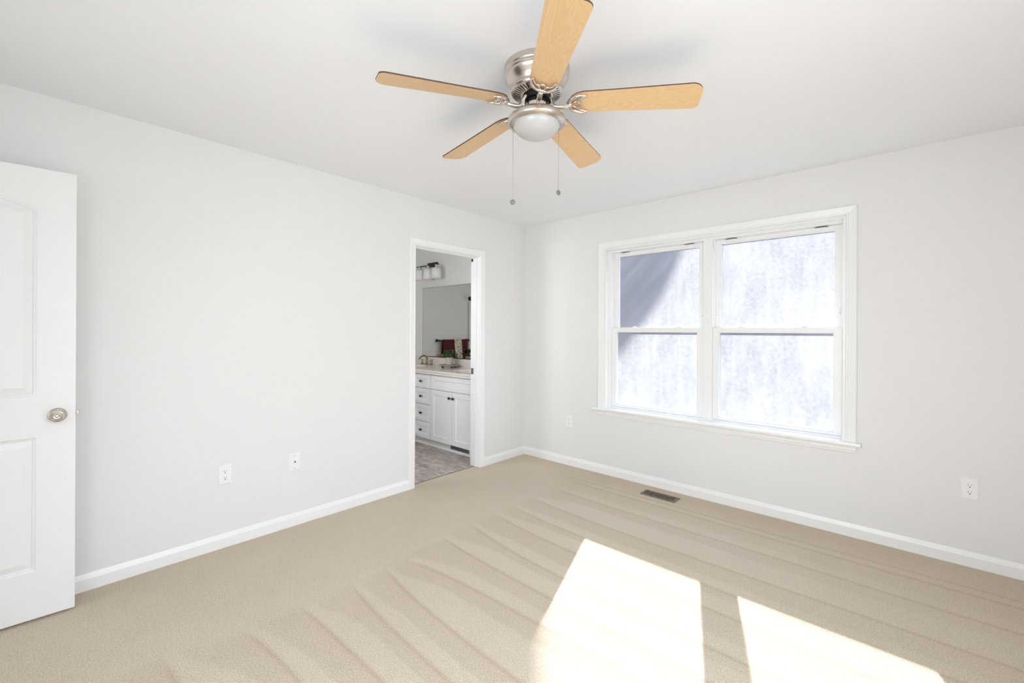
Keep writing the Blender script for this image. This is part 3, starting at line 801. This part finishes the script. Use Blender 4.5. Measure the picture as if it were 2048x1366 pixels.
for k in range(40):
    a = 2 * PI * k / 40; c_, s_ = math.cos(a), math.sin(a); w0, w1 = 0.0032, 0.0048
    pts = []
    for r, z, w in ((0.068, 2.3222, w0), (0.0995, 2.3298, w1)):
        for sg in (-1, 1):
            for dz in (0, 0.0015):
                pts.append(bm.verts.new((r * c_ - sg * w * s_, r * s_ + sg * w * c_, z + dz - H)))
    for idx in ((0, 2, 6, 4), (1, 3, 7, 5), (0, 1, 5, 4), (2, 3, 7, 6), (0, 1, 3, 2), (4, 5, 7, 6)):
        bm.faces.new([pts[i] for i in idx])
obj('vent_ring', bm, M['nickel'], fan)
bm = bmesh.new()
lathe(bm, zl([(0.103, 2.336), (0.060, 2.330), (0.056, 2.322), (0.056, 2.300), (0.047, 2.297), (0.047, 2.283), (0.0, 2.283)]), 48)
for k in range(5):
    a = R(245.5 + 72 * k); 
    tube(bm, [(0.03 * math.cos(a), 0.03 * math.sin(a), 2.302 - H), (0.055 * math.cos(a), 0.055 * math.sin(a), 2.302 - H)], 0.013, 10, 0.6)
k = obj('flywheel', bm, M['blackmetal'], fan); smooth_by_angle(k)
bm = bmesh.new()
lathe(bm, zl([(0.0, 2.284), (0.0465, 2.284), (0.0465, 2.250), (0.0, 2.250)]), 48)
k = obj('switch_housing', bm, M['chrome'], fan); smooth_by_angle(k)
bm = bmesh.new()
lathe(bm, zl([(0.040, 2.2505), (0.055, 2.2500), (0.080, 2.2460), (0.103, 2.2380), (0.1175, 2.2270), (0.1245, 2.2150), (0.1240, 2.2060), (0.1190, 2.2000), (0.1150, 2.1985), (0.1130, 2.2010), (0.1075, 2.1995), (0.1015, 2.1965), (0.0990, 2.1985), (0.0985, 2.2080)]), 72, close_ends=False)
k = obj('light_ring', bm, M['nickel'], fan); smooth_by_angle(k, 40)
bm = bmesh.new()
pb = [(0.0985, 2.206)] + [(0.0995 * math.cos(t), 2.200 - 0.060 * math.sin(t)) for t in [i * PI / 2 / 14 for i in range(15)]]
pb[-1] = (0.0, 2.140)
lathe(bm, zl(pb), 64, close_ends=False)
obj('glass_bowl', bm, M['bowl'], fan, smooth=True)

BZ = 2.286 - H
def blade_bm():
    bm = bmesh.new()
    top = []
    r0, r1 = 0.138, 0.660
    def hw(x): return 0.0585 + (0.0690 - 0.0585) * min(1, max(0, (x - 0.26) / 0.36))
    out = []
    # CCW edge (+y) from root to tip, tip, back along CW edge (-y), rounded root
    for k in range(13):
        t = PI - k * (PI / 2) / 12
        out.append((0.210 + 0.072 * math.cos(t), 0.0585 * math.sin(t)))
    for x in (0.32, 0.40, 0.48, 0.56): out.append((x, hw(x)))
    c1, ra = 0.024, 0.024                        # tighter corner
    for k in range(9):
        t = PI / 2 - k * (PI / 2) / 8
        out.append((r1 - 0.004 - ra + ra * math.cos(t), 0.069 - ra + ra * math.sin(t)))
    rb = 0.044                                   # wider corner
    for k in range(11):
        t = -k * (PI / 2) / 10
        out.append((r1 - rb + rb * math.cos(t) - 0.002, -0.069 + rb + rb * math.sin(t)))
    for x in (0.56, 0.48, 0.40, 0.32): out.append((x, -hw(x)))
    for k in range(12):
        t = -PI / 2 - k * (PI / 2) / 12
        out.append((0.210 + 0.072 * math.cos(t), 0.0585 * math.sin(t)))
    T = 0.0055
    lo = [bm.verts.new((x, y, 0)) for x, y in out]; hi = [bm.verts.new((x, y, T)) for x, y in out]
    f = bm.faces.new(lo); f.material_index = 0
    f = bm.faces.new(hi); f.material_index = 1
    n = len(out)
    for k in range(n):
        f = bm.faces.new((lo[k], lo[(k + 1) % n], hi[(k + 1) % n], hi[k])); f.material_index = 1
    return bm
def bracket_bm():
    bm = bmesh.new()
    tube(bm, spline([(0.038, 0, 0.026), (0.050, 0, 0.026), (0.060, 0, 0.014), (0.066, 0, -0.004), (0.080, 0, -0.016), (0.106, 0, -0.019), (0.140, 0, -0.014)], 6),
         [0.0100 + 0.0020 * math.sin(PI * i / 36.0) for i in range(37)], 12, 0.8)
    zz = -0.0095
    half = [(0.214, 0.0440), (0.196, 0.0490), (0.170, 0.0430), (0.147, 0.0270), (0.137, 0.0)]
    arc = half + [(x, -y) for x, y in reversed(half[:-1])]
    pts = spline([(x, y, zz) for x, y in arc], 6); n = len(pts)
    tube(bm, pts, [0.0022 + 0.0070 * math.sin(PI * i / (n - 1)) ** 0.8 for i in range(n)], 8, 0.75)
    sc_ = [(0.214, 0.0440), (0.193, 0.0370), (0.178, 0.0260), (0.176, 0.0150), (0.184, 0.0060), (0.187, 0.0)]
    arc = sc_ + [(x, -y) for x, y in reversed(sc_[:-1])]
    pts = spline([(x, y, zz) for x, y in arc], 5); n = len(pts)
    tube(bm, pts, [0.0022 + 0.0030 * math.sin(PI * i / (n - 1)) ** 0.5 for i in range(n)], 8, 0.9)
    for s in (1, -1): tube(bm, [(0.142, 0, zz), (0.160, 0.012 * s, zz), (0.178, 0.022 * s, zz)], 0.0032, 8, 0.9)
    lathe(bm, [(0.0, -0.014), (0.009, -0.013), (0.013, -0.008), (0.012, 0.0)], 16, (0.140, 0, -0.005))
    return bm
bl0 = None
for k in range(5):
    if k == 0:
        bl = obj('blade', blade_bm(), [M['maple'], M['walnut']], fan); bl0 = bl
        br = obj('blade_bracket', bracket_bm(), M['chrome'], bl, smooth=True); br['label'] = 'polished nickel blade bracket with scrolled fork'
    else:
        bl = bl0.copy(); C.objects.link(bl); bl.parent = fan
        br = bl0.children[0].copy(); C.objects.link(br); br.parent = bl
    bl.matrix_local = Matrix.Translation((0, 0, BZ)) @ Matrix.Rotation(R(245.5 + 72 * k), 4, 'Z') @ Matrix.Rotation(R(3.4), 4, 'Y') @ Matrix.Rotation(R(-12), 4, 'X')
# pull chains
rt = Vector((0.7397, 0.6729, 0)); fw = Vector((-0.6729, 0.7397, 0))
for sgn, zb, mid in ((-1, 1.886, 2.078), (1, 1.929, None)):
    p = rt * 0.1005 * sgn + fw * 0.058
    bm = bmesh.new()
    tube(bm, [(p.x, p.y, 2.202 - H), (p.x, p.y, zb + 0.012 - H)], 0.0010, 6)
    lathe(bm, [(0.0, 2.206 - H), (0.004, 2.204 - H), (0.004, 2.196 - H), (0.0, 2.193 - H)], 10, (p.x, p.y, 0))
    if mid:
        lathe(bm, [(0.0, mid + 0.004 - H), (0.0024, mid - H), (0.0, mid - 0.004 - H)], 8, (p.x, p.y, 0))
    ch = obj('pull_chain', bm, M['knobmetal'], fan)
    bm = bmesh.new()
    lathe(bm, [(0.0, -0.0035), (0.007, -0.0035), (0.0108, -0.0022), (0.0118, 0), (0.0108, 0.0022), (0.007, 0.0035), (0.0, 0.0035)], 24)
    yaw = R(-42 if sgn < 0 else 0)
    dirn = (CAM - Vector((FX, FY, zb))); dirn.z = 0; dirn.normalize()
    if sgn > 0: dirn = Matrix.Rotation(R(42), 3, 'Z') @ dirn
    q = dirn.to_track_quat('Z', 'Y').to_matrix()
    for v in bm.verts: v.co = q @ v.co + Vector((p.x, p.y, zb - H))
    pd = obj('chain_pendant', bm, M['pendant'], ch, smooth=True)

# ------------------------------------------------------------------ bathroom: vanity
VX0, VX1, VF, VTOE = -1.985, -0.150, -0.545, -0.485     # carcass front plane, toe plane
DF = VF - 0.019                                          # door face plane
van = empty('vanity_cabinet', ((VX0 + VX1) / 2, -0.27, 0)); tag(van, 'white shaker bathroom vanity cabinet seen through the doorway', 'vanity')
def vadd(o): return addl(o, van)
bm = bmesh.new()
for px in (VX0, -1.243, -0.913, VX1 - 0.018): box(bm, px, px + 0.018, VF, -0.002, 0.092, 0.828)
box(bm, VX0 + 0.018, VX1 - 0.018, VF, -0.002, 0.092, 0.110); box(bm, VX0 + 0.018, VX1 - 0.018, -0.010, -0.002, 0.110, 0.828); box(bm, VX0 + 0.018, VX1 - 0.018, VF, VF + 0.018, 0.110, 0.828)
box(bm, VX0 + 0.01, VX1 - 0.002, VTOE, -0.002, 0.0, 0.092)
vadd(obj('carcass', bm, M['cabinet'], bevel=0.001))
bm = bmesh.new()
sweep(bm, [[(x, VTOE - a, b) for a, b in ((0, 0.0005), (0.016, 0.0005), (0.014, 0.009), (0.008, 0.016), (0, 0.018))] for x in (VX0 + 0.01, VX1 - 0.002)])
vadd(obj('shoe_moulding', bm, M['cabinet']))
def shaker(x0, x1, z0, z1, st=0.055, y0=DF, th=0.018, rec=0.008):
    """five-piece shaker front: flat frame, bevelled step to a recessed panel"""
    bm = bmesh.new()
    loops = []
    for d, y in ((0, y0 + th), (0, y0 + 0.0015), (0.0015, y0), (st, y0), (st + 0.006, y0 + rec)):
        loops.append([bm.verts.new(p) for p in ((x0 + d, y, z0 + d), (x1 - d, y, z0 + d), (x1 - d, y, z1 - d), (x0 + d, y, z1 - d))])
    for a, b in zip(loops, loops[1:]):
        for k in range(4): bm.faces.new((a[k], a[(k + 1) % 4], b[(k + 1) % 4], b[k]))
    bm.faces.new(loops[0]); bm.faces.new(loops[-1])
    return bm
def knob_at(parent, x, z):
    bm = bmesh.new()
    lathe(bm, [(0.0075, 0), (0.006, 0.004), (0.0055, 0.012), (0.0135, 0.017), (0.0155, 0.022), (0.0125, 0.027), (0.0, 0.029)], 20, (x, DF, z), axis='-y')
    k = obj('knob', bm, M['bronze'], None, smooth=True); k.parent = parent
    k.matrix_parent_inverse = Matrix.Identity(4)
    return k
g = 0.0030
DRX0, DRX1 = -1.233, -0.903
for z0, z1 in ((0.665, 0.824), (0.482, 0.663), (0.284, 0.480), (0.094, 0.282)):
    d = vadd(obj('drawer', shaker(DRX0 + g, DRX1 - g, z0 + g, z1 - g, 0.046), M['cabinet']))
    knob_at(d, (DRX0 + DRX1) / 2, (z0 + z1) / 2)
for bx0, bx1 in ((-0.903, -0.156), (-1.980, -1.233)):
    mid_ = (bx0 + bx1) / 2
    vadd(obj('false_front', shaker(bx0 + g, bx1 - g, 0.665 + g, 0.824 - g, 0.050), M['cabinet']))
    for a, b, kx in ((bx0, mid_, mid_ - 0.031), (mid_, bx1, mid_ + 0.031)):
        d = vadd(obj('cabinet_door', shaker(a + g, b - g, 0.094 + g, 0.663 - g, 0.056), M['cabinet']))
        knob_at(d, kx, 0.598)
# vent grille in the toe kick
tg = empty('toe_kick_vent', (-0.49, VTOE, 0.04)); tag(tg, 'long grey vent grille in the toe kick under the vanity doors', 'vent')
bm = bmesh.new()
box(bm, -0.650, -0.330, VTOE - 0.004, VTOE - 0.0005, 0.020, 0.026); box(bm, -0.650, -0.330, VTOE - 0.004, VTOE - 0.0005, 0.070, 0.078)
box(bm, -0.650, -0.640, VTOE - 0.004, VTOE - 0.0005, 0.026, 0.070); box(bm, -0.340, -0.330, VTOE - 0.004, VTOE - 0.0005, 0.026, 0.070)
addl(obj('grille_frame', bm, M['cabinet']), tg)
bm = bmesh.new()
for k in range(6): box(bm, -0.640, -0.340, VTOE - 0.0035, VTOE - 0.001, 0.029 + 0.007 * k, 0.031 + 0.007 * k)
box(bm, -0.640, -0.340, VTOE - 0.001, VTOE - 0.0003, 0.026, 0.070)
addl(obj('grille_slats', bm, M['grille']), tg)

ct = empty('vanity_countertop', ((VX0 + VX1) / 2, -0.3, 0.83)); tag(ct, 'beige cultured marble vanity countertop with backsplash', 'countertop')
# slab with two oval basins
bm = bmesh.new()
X0, X1, Y0, Y1, ZT, ZB = VX0 - 0.012, -0.1215, -0.588, -0.0015, 0.876, 0.829
nb = 40
def hole(cx, cy, a, b): return [(cx + a * math.cos(2 * PI * k / nb), cy + b * math.sin(2 * PI * k / nb)) for k in range(nb)]
cells = [(X0, -1.20, -1.609), (-1.20, -0.85, None), (-0.85, X1, -0.530)]
for cx0, cx1, hc in cells:
    if hc is None:
        q = [bm.verts.new(p) for p in ((cx0, Y0, ZT), (cx1, Y0, ZT), (cx1, Y1, ZT), (cx0, Y1, ZT))]; bm.faces.new(q); continue
    hp = hole(hc, -0.315, 0.215, 0.165)
    inner = [bm.verts.new((x, y, ZT)) for x, y in hp]
    outer = []
    for x, y in hp:                               # project to rectangle
        dx, dy = x - hc, y + 0.315
        t = min(((cx1 - hc) / dx) if dx > 1e-9 else 1e9, ((cx0 - hc) / dx) if dx < -1e-9 else 1e9, ((Y1 + 0.315) / dy) if dy > 1e-9 else 1e9, ((Y0 + 0.315) / dy) if dy < -1e-9 else 1e9)
        outer.append(bm.verts.new((hc + dx * t, -0.315 + dy * t, ZT)))
    for k in range(nb): bm.faces.new((inner[k], inner[(k + 1) % nb], outer[(k + 1) % nb], outer[k]))
    # fill rectangle corners
    for (qx, qy) in ((cx0, Y0), (cx1, Y0), (cx1, Y1), (cx0, Y1)):
        best = None
        for k in range(nb):
            a, b = outer[k].co, outer[(k + 1) % nb].co
            if (abs(a.x - qx) < 1e-5 or abs(b.x - qx) < 1e-5) and (abs(a.y - qy) < 1e-5 or abs(b.y - qy) < 1e-5):
                v = bm.verts.new((qx, qy, ZT)); bm.faces.new((outer[k], v, outer[(k + 1) % nb])); break
    prev = inner
    for s_, dz in ((0.97, -0.012), (0.85, -0.07), (0.6, -0.11), (0.25, -0.125)):
        ring = [bm.verts.new((hc + (x - hc) * s_, -0.315 + (y + 0.315) * s_, ZT + dz)) for x, y in hp]
        for k in range(nb): bm.faces.new((prev[k], prev[(k + 1) % nb], ring[(k + 1) % nb], ring[k]))
        prev = ring
    bm.faces.new(prev)
# front edge with an ogee nose, ends
nose = [(Y0, ZT), (Y0 - 0.004, ZT - 0.004), (Y0 - 0.005, ZT - 0.014), (Y0 + 0.001, ZT - 0.024), (Y0 + 0.002, ZT - 0.034), (Y0 + 0.004, ZB), (Y0 + 0.02, ZB)]
A = [bm.verts.new((X0, y, z)) for y, z in nose]; B = [bm.verts.new((X1, y, z)) for y, z in nose]
for k in range(len(nose) - 1): bm.faces.new((A[k], A[k + 1], B[k + 1], B[k]))
for x in (X0, X1):
    bm.faces.new([bm.verts.new(p) for p in ((x, Y0, ZT), (x, Y1, ZT), (x, Y1, ZB), (x, Y0 + 0.004, ZB))])
me_o = obj('counter_slab', bm, M['counter']); addl(me_o, ct)
addl(obj('backsplash', mbox(X0, X1, -0.020, -0.0015, ZT - 0.001, 0.972), M['counter'], bevel=0.002), ct)

# faucets
def make_faucet(xc):
    f = empty('faucet', (xc, -0.092, ZT))
    bm = bmesh.new()
    tube(bm, spline([(0, 0, 0), (0, 0.004, 0.05), (0, 0.0, 0.095), (0, -0.035, 0.118), (0, -0.085, 0.108), (0, -0.125, 0.078)], 8), [0.013 - 0.004 * i / 40 for i in range(41)], 14)
    lathe(bm, [(0.024, 0.0), (0.024, 0.006), (0.016, 0.012), (0.013, 0.03)], 24)
    obj('spout', bm, M['brass'], f, smooth=True)
    for s in (-1, 1):
        bm = bmesh.new()
        lathe(bm, [(0.022, 0.0), (0.022, 0.006), (0.015, 0.014), (0.011, 0.04), (0.0115, 0.060), (0.009, 0.068), (0.0, 0.070)], 20, (0.10 * s, 0, 0))
        tube(bm, [(0.10 * s, 0, 0.062), (0.10 * s + 0.03 * s, -0.006, 0.070), (0.10 * s + 0.062 * s, -0.012, 0.074)], [0.008, 0.006, 0.005], 10, 0.6)
        obj('lever_handle', bm, M['brass'], f, smooth=True)
    return f
fa = make_faucet(-1.609); tag(fa, 'bronze two-handle faucet at the far left of the countertop', 'faucet')

# mirror
mi = empty('vanity_mirror', (-1.02, 0, 0.976)); tag(mi, 'large frameless bathroom mirror above the backsplash', 'mirror')
addl(obj('mirror_glass', mbox(-1.815, -0.250, -0.007, -0.001, 0.980, 1.892), M['mirror']), mi)
bm = bmesh.new(); box(bm, -1.817, -0.248, -0.0085, -0.0005, 0.9735, 0.982)
addl(obj('bottom_channel', bm, M['bronze']), mi)
bm = bmesh.new(); box(bm, -1.8175, -1.8145, -0.0075, -0.0005, 0.98, 1.893); box(bm, -1.815, -0.25, -0.0075, -0.0005, 1.8915, 1.8945)
addl(obj('edge', bm, M['bronze']), mi)
for x in (-1.62, -0.5):
    bm = bmesh.new(); box(bm, x - 0.01, x + 0.01, -0.010, -0.0005, 1.884, 1.901)
    addl(obj('mirror_clip', bm, M['chrome']), mi)

# three-light vanity fixture
vl = empty('vanity_light', (-1.60, 0, 2.18)); tag(vl, 'bronze three-light vanity fixture with white glass shades above the mirror', 'wall light')
bm = bmesh.new(); box(bm, -1.700, -1.500, -0.022, -0.0008, 2.168, 2.222)
addl(obj('back_plate', bm, M['bronze'], bevel=0.004), vl)
bm = bmesh.new()
box(bm, -1.80, -1.33, -0.128, -0.112, 2.160, 2.172)
for x in (-1.64, -1.56): box(bm, x - 0.008, x + 0.008, -0.115, -0.015, 2.162, 2.176)
addl(obj('cross_bar', bm, M['bronze'], bevel=0.003), vl)
for x in (-1.728, -1.553, -1.380):
    bm = bmesh.new(); lathe(bm, [(0.0, 2.163), (0.020, 2.163), (0.020, 2.118), (0.0, 2.118)], 24, (x, -0.12, 0))
    k = addl(obj('socket', bm, M['chrome']), vl); smooth_by_angle(k)
    bm = bmesh.new(); lathe(bm, [(0.0, 2.120), (0.048, 2.120), (0.062, 2.112), (0.064, 2.05), (0.064, 1.985), (0.060, 1.985), (0.060, 2.05), (0.058, 2.108), (0.0, 2.115)], 36, (x, -0.12, 0), close_ends=False)
    k = addl(obj('glass_shade', bm, M['shade'], smooth=True), vl)

# plant on a footed tray
TXc, TYc = -1.062, -0.165
tr_ = empty('wooden_tray', (TXc, TYc, ZT)); tag(tr_, 'small round whitewashed wood tray on black feet under the plant', 'tray')
bm = bmesh.new(); lathe(bm, [(0.0, 0.030), (0.112, 0.030), (0.125, 0.034), (0.129, 0.030), (0.127, 0.022), (0.115, 0.018), (0.0, 0.018)], 48)
k = obj('tray_top', bm, M['tray'], tr_); smooth_by_angle(k, 30)
for a in (200, 230, 340, 90):
    bm = bmesh.new(); lathe(bm, [(0.0, 0.0), (0.006, 0.0), (0.009, 0.006), (0.008, 0.014), (0.005, 0.019)], 14, (0.085 * math.cos(R(a)), 0.085 * math.sin(R(a)), 0))
    obj('foot', bm, M['trayfoot'], tr_, smooth=True)
pl = empty('potted_plant', (TXc, TYc, ZT + 0.030)); tag(pl, 'leafy green plant in a small greige pot on the wooden tray', 'plant')
bm = bmesh.new(); lathe(bm, [(0.0, 0.0), (0.036, 0.0), (0.041, 0.006), (0.046, 0.085), (0.048, 0.092), (0.044, 0.092), (0.040, 0.078), (0.0, 0.078)], 36)
k = obj('pot', bm, M['pot'], pl); smooth_by_angle(k, 30)
bm = bmesh.new(); lv = bmesh.new()
rnd = random.Random(3)
for i in range(46):
    a = rnd.uniform(0, 2 * PI); rad = 0.098 * math.sqrt(rnd.random()); hh = 0.105 + 0.085 * math.sqrt(max(0, 1 - (rad / 0.105) ** 2)) * rnd.uniform(0.55, 1.05) - 0.03 * (rad / 0.1) ** 2
    tip = Vector((rad * math.cos(a), rad * math.sin(a), hh))
    b0 = Vector((0.02 * math.cos(a), 0.02 * math.sin(a), 0.078))
    midp = (b0 + tip) / 2 + Vector((0, 0, 0.018))
    tube(bm, [b0, midp, tip], 0.0012, 5)
    for j in range(6):
        base = midp.lerp(tip, 0.3 + 0.7 * j / 5)
        d = Vector((math.cos(a + rnd.uniform(-1.8, 1.8)), math.sin(a + rnd.uniform(-1.8, 1.8)), rnd.uniform(-0.35, 0.75))).normalized()
        s = d.cross(Vector((0, 0, 1)) + Vector((rnd.uniform(-.5, .5), rnd.uniform(-.5, .5), 0))).normalized(); nrm = s.cross(d)
        ln, wd = rnd.uniform(0.022, 0.034), rnd.uniform(0.009, 0.013)
        vs = [lv.verts.new(base + d * (ln * t) + s * (wd * w) + nrm * (c * ln)) for t, w, c in ((0, 0, 0), (0.35, 0.9, 0.04), (0.7, 0.75, 0.02), (1, 0, -0.08), (0.7, -0.75, 0.02), (0.35, -0.9, 0.04))]
        md = lv.verts.new(base + d * (ln * 0.5) - nrm * (0.05 * ln))
        for k in range(6): lv.faces.new((vs[k], vs[(k + 1) % 6], md))
obj('stems', bm, M['leaf'], pl); obj('foliage', lv, M['leaf'], pl)

# towel bar, towels, shower rod, tub surround on the end wall (seen in the mirror)
tb = empty('towel_bar', (BX, -0.965, 1.168)); tag(tb, 'dark bronze towel bar on the bathroom end wall, reflected in the mirror', 'towel bar')
bm = bmesh.new(); tube(bm, [(BX + 0.062, -0.650, 1.168), (BX + 0.062, -1.280, 1.168)], 0.0085, 14)
addl(obj('bar', bm, M['bronze'], smooth=True), tb)
for y in (-0.662, -1.268):
    bm = bmesh.new(); lathe(bm, [(0.0, 0.0005), (0.026, 0.0005), (0.026, 0.006), (0.014, 0.012), (0.010, 0.040), (0.017, 0.052), (0.018, 0.068), (0.010, 0.078), (0.0, 0.080)], 24, (BX, y, 1.168), axis='x')
    addl(obj('post', bm, M['bronze'], smooth=True), tb)
def drape(y0, y1, zf, zb, off, th, slant=0.0, seed=0):
    """cloth folded over the bar: front fall to zf, back fall to zb"""
    bm = bmesh.new(); r = 0.0095 + off; cx, cz = BX + 0.062, 1.168
    prof = [(cx + r + 0.004, zf), (cx + r + 0.003, (zf + cz) / 2), (cx + r, cz)] + [(cx + r * math.cos(t), cz + r * math.sin(t)) for t in [i * PI / 8 for i in range(1, 8)]] + [(cx - r, cz), (cx - r, (zb + cz) / 2), (cx - r - 0.001, zb)]
    n = 24; G_ = []
    for i in range(n + 1):
        t = i / n; row = []
        for (x, z) in prof:
            fall = max(0, cz - z) / max(0.05, cz - zf)
            side = 1 if x > cx else -0.3
            y = y0 + (y1 - y0) * t + slant * max(0, cz - z)
            row.append(bm.verts.new((x + side * 0.007 * fall * math.sin(9 * t * PI / 2 + seed), y, z)))
        G_.append(row)
    for a, b in zip(G_, G_[1:]):
        for k in range(len(prof) - 1): bm.faces.new((a[k], b[k], b[k + 1], a[k + 1]))
    return bm
def cloth(name, bm, mat, th):
    o = obj(name, bm, mat, smooth=True)
    s = o.modifiers.new('thickness', 'SOLIDIFY'); s.thickness = th; s.offset = 0
    return o
t1 = cloth('bath_towel', drape(-0.725, -1.235, 0.84, 0.88, 0.004, 0.006, 0, 1), M['burgundy'], 0.006)
tag(t1, 'burgundy bath towel folded over the towel bar, under the floral towel', 'towel')
t2 = cloth('hand_towel', drape(-0.945, -1.095, 0.86, 0.98, 0.0125, 0.004, -0.10, 2), M['floral'], 0.004)
tag(t2, 'cream hand towel with dark floral print over the burgundy towel', 'towel')
sr = empty('shower_rod', (BX, -1.345, 1.86)); tag(sr, 'dark bronze shower rod reflected at the mirror right edge', 'shower rod')
bm = bmesh.new(); tube(bm, [(BX + 0.01, -1.345, 1.86), (-0.125, -1.345, 1.86)], 0.0125, 14)
addl(obj('rod', bm, M['bronze'], smooth=True), sr)
bm = bmesh.new(); lathe(bm, [(0.0, 0.0005), (0.035, 0.0005), (0.035, 0.012), (0.02, 0.022), (0.015, 0.03)], 24, (BX, -1.345, 1.86), axis='x')
addl(obj('flange', bm, M['bronze'], smooth=True), sr)
tu = empty('bathtub', (BX + 0.76, -1.76, 0)); tag(tu, 'white bathtub with tall surround panels beyond the towels', 'bathtub')
bm = bmesh.new()
box(bm, BX + 0.001, BX + 0.028, -1.40, -1.312, 0.44, 1.795); box(bm, BX + 0.001, BX + 0.012, BY + 0.001, -1.40, 0.44, 1.795); box(bm, BX + 0.012, -0.85, BY + 0.001, BY + 0.012, 0.44, 1.795)
addl(obj('surround', bm, M['tub'], bevel=0.006), tu)
bm = bmesh.new()
box(bm, BX + 0.001, -0.85, -1.42, -1.36, 0.0, 0.44); box(bm, BX + 0.001, -0.85, BY + 0.001, BY + 0.07, 0.0, 0.44)
box(bm, BX + 0.001, BX + 0.09, BY + 0.07, -1.42, 0.0, 0.44); box(bm, -0.94, -0.85, BY + 0.07, -1.42, 0.0, 0.44); box(bm, BX + 0.09, -0.94, BY + 0.07, -1.42, 0.0, 0.10)
addl(obj('basin', bm, M['tub'], bevel=0.012), tu)

# ------------------------------------------------------------------ outside
GZ = -0.75
struct(obj('ground', mbox(-40, 40, 0.4, 90, GZ - 0.3, GZ), M['ground']), 'leaf-strewn ground outside the window')
struct(obj('wall_outside', mbox(BX - 0.1, RX + WT, 0.15, 0.16, GZ, 0.55), M['siding']))
# wooded bank beyond the yard
bm = bmesh.new(); hn = random.Random(5)
rows = []
for yy, zz in ((6.5, GZ - 0.02), (9.0, 0.55), (14, 3.2), (20, 6.4), (28, 10.7), (38, 16.0), (48, 20.0), (80, 21.0)):
    rows.append([bm.verts.new((-70 + 5 * k, yy, zz + hn.uniform(-0.4, 0.4) * (zz > 4))) for k in range(29)])
for a, b in zip(rows, rows[1:]):
    for k in range(28): bm.faces.new((a[k], a[k + 1], b[k + 1], b[k]))
struct(obj('hillside', bm, M['hill'], smooth=True), 'brown wooded hillside beyond the yard')
# tall evergreen whose crown shades the top left of the window
ev = empty('evergreen_tree', (-3.1, 8.6, GZ)); tag(ev, 'tall dense evergreen outside, beyond the upper left window pane', 'tree')
bm = bmesh.new(); tube(bm, [(-1.0, 0.0, 0.9), (-0.9, 0, 4.5), (-0.7, 0, 10)], [0.22, 0.17, 0.05], 10, up=(0, 1, 0))
obj('trunk', bm, M['bark'], ev)
bm = bmesh.new()
# crown: ragged lobes; lower-right outline follows the slanting shade on the glass
for (x, z, rad) in ((-0.41, 8.06, 2.0), (-0.15, 10.3, 2.0), (-0.5, 12.3, 1.4), (-1.6, 9.4, 1.9)):
    res = bmesh.ops.create_icosphere(bm, subdivisions=4, radius=1.0)
    for v in res['verts']:
        d = v.co.normalized()
        w = 1 + 0.025 * math.sin(7 * d.x + 3 * x) * math.sin(6 * d.z + x) + 0.012 * math.sin(17 * d.y + 11 * d.z)
        v.co = Vector((x + d.x * rad * w, d.y * rad * 0.8 * w, z + d.z * rad * w))
obj('crown', bm, M['evergreen'], ev, smooth=True)
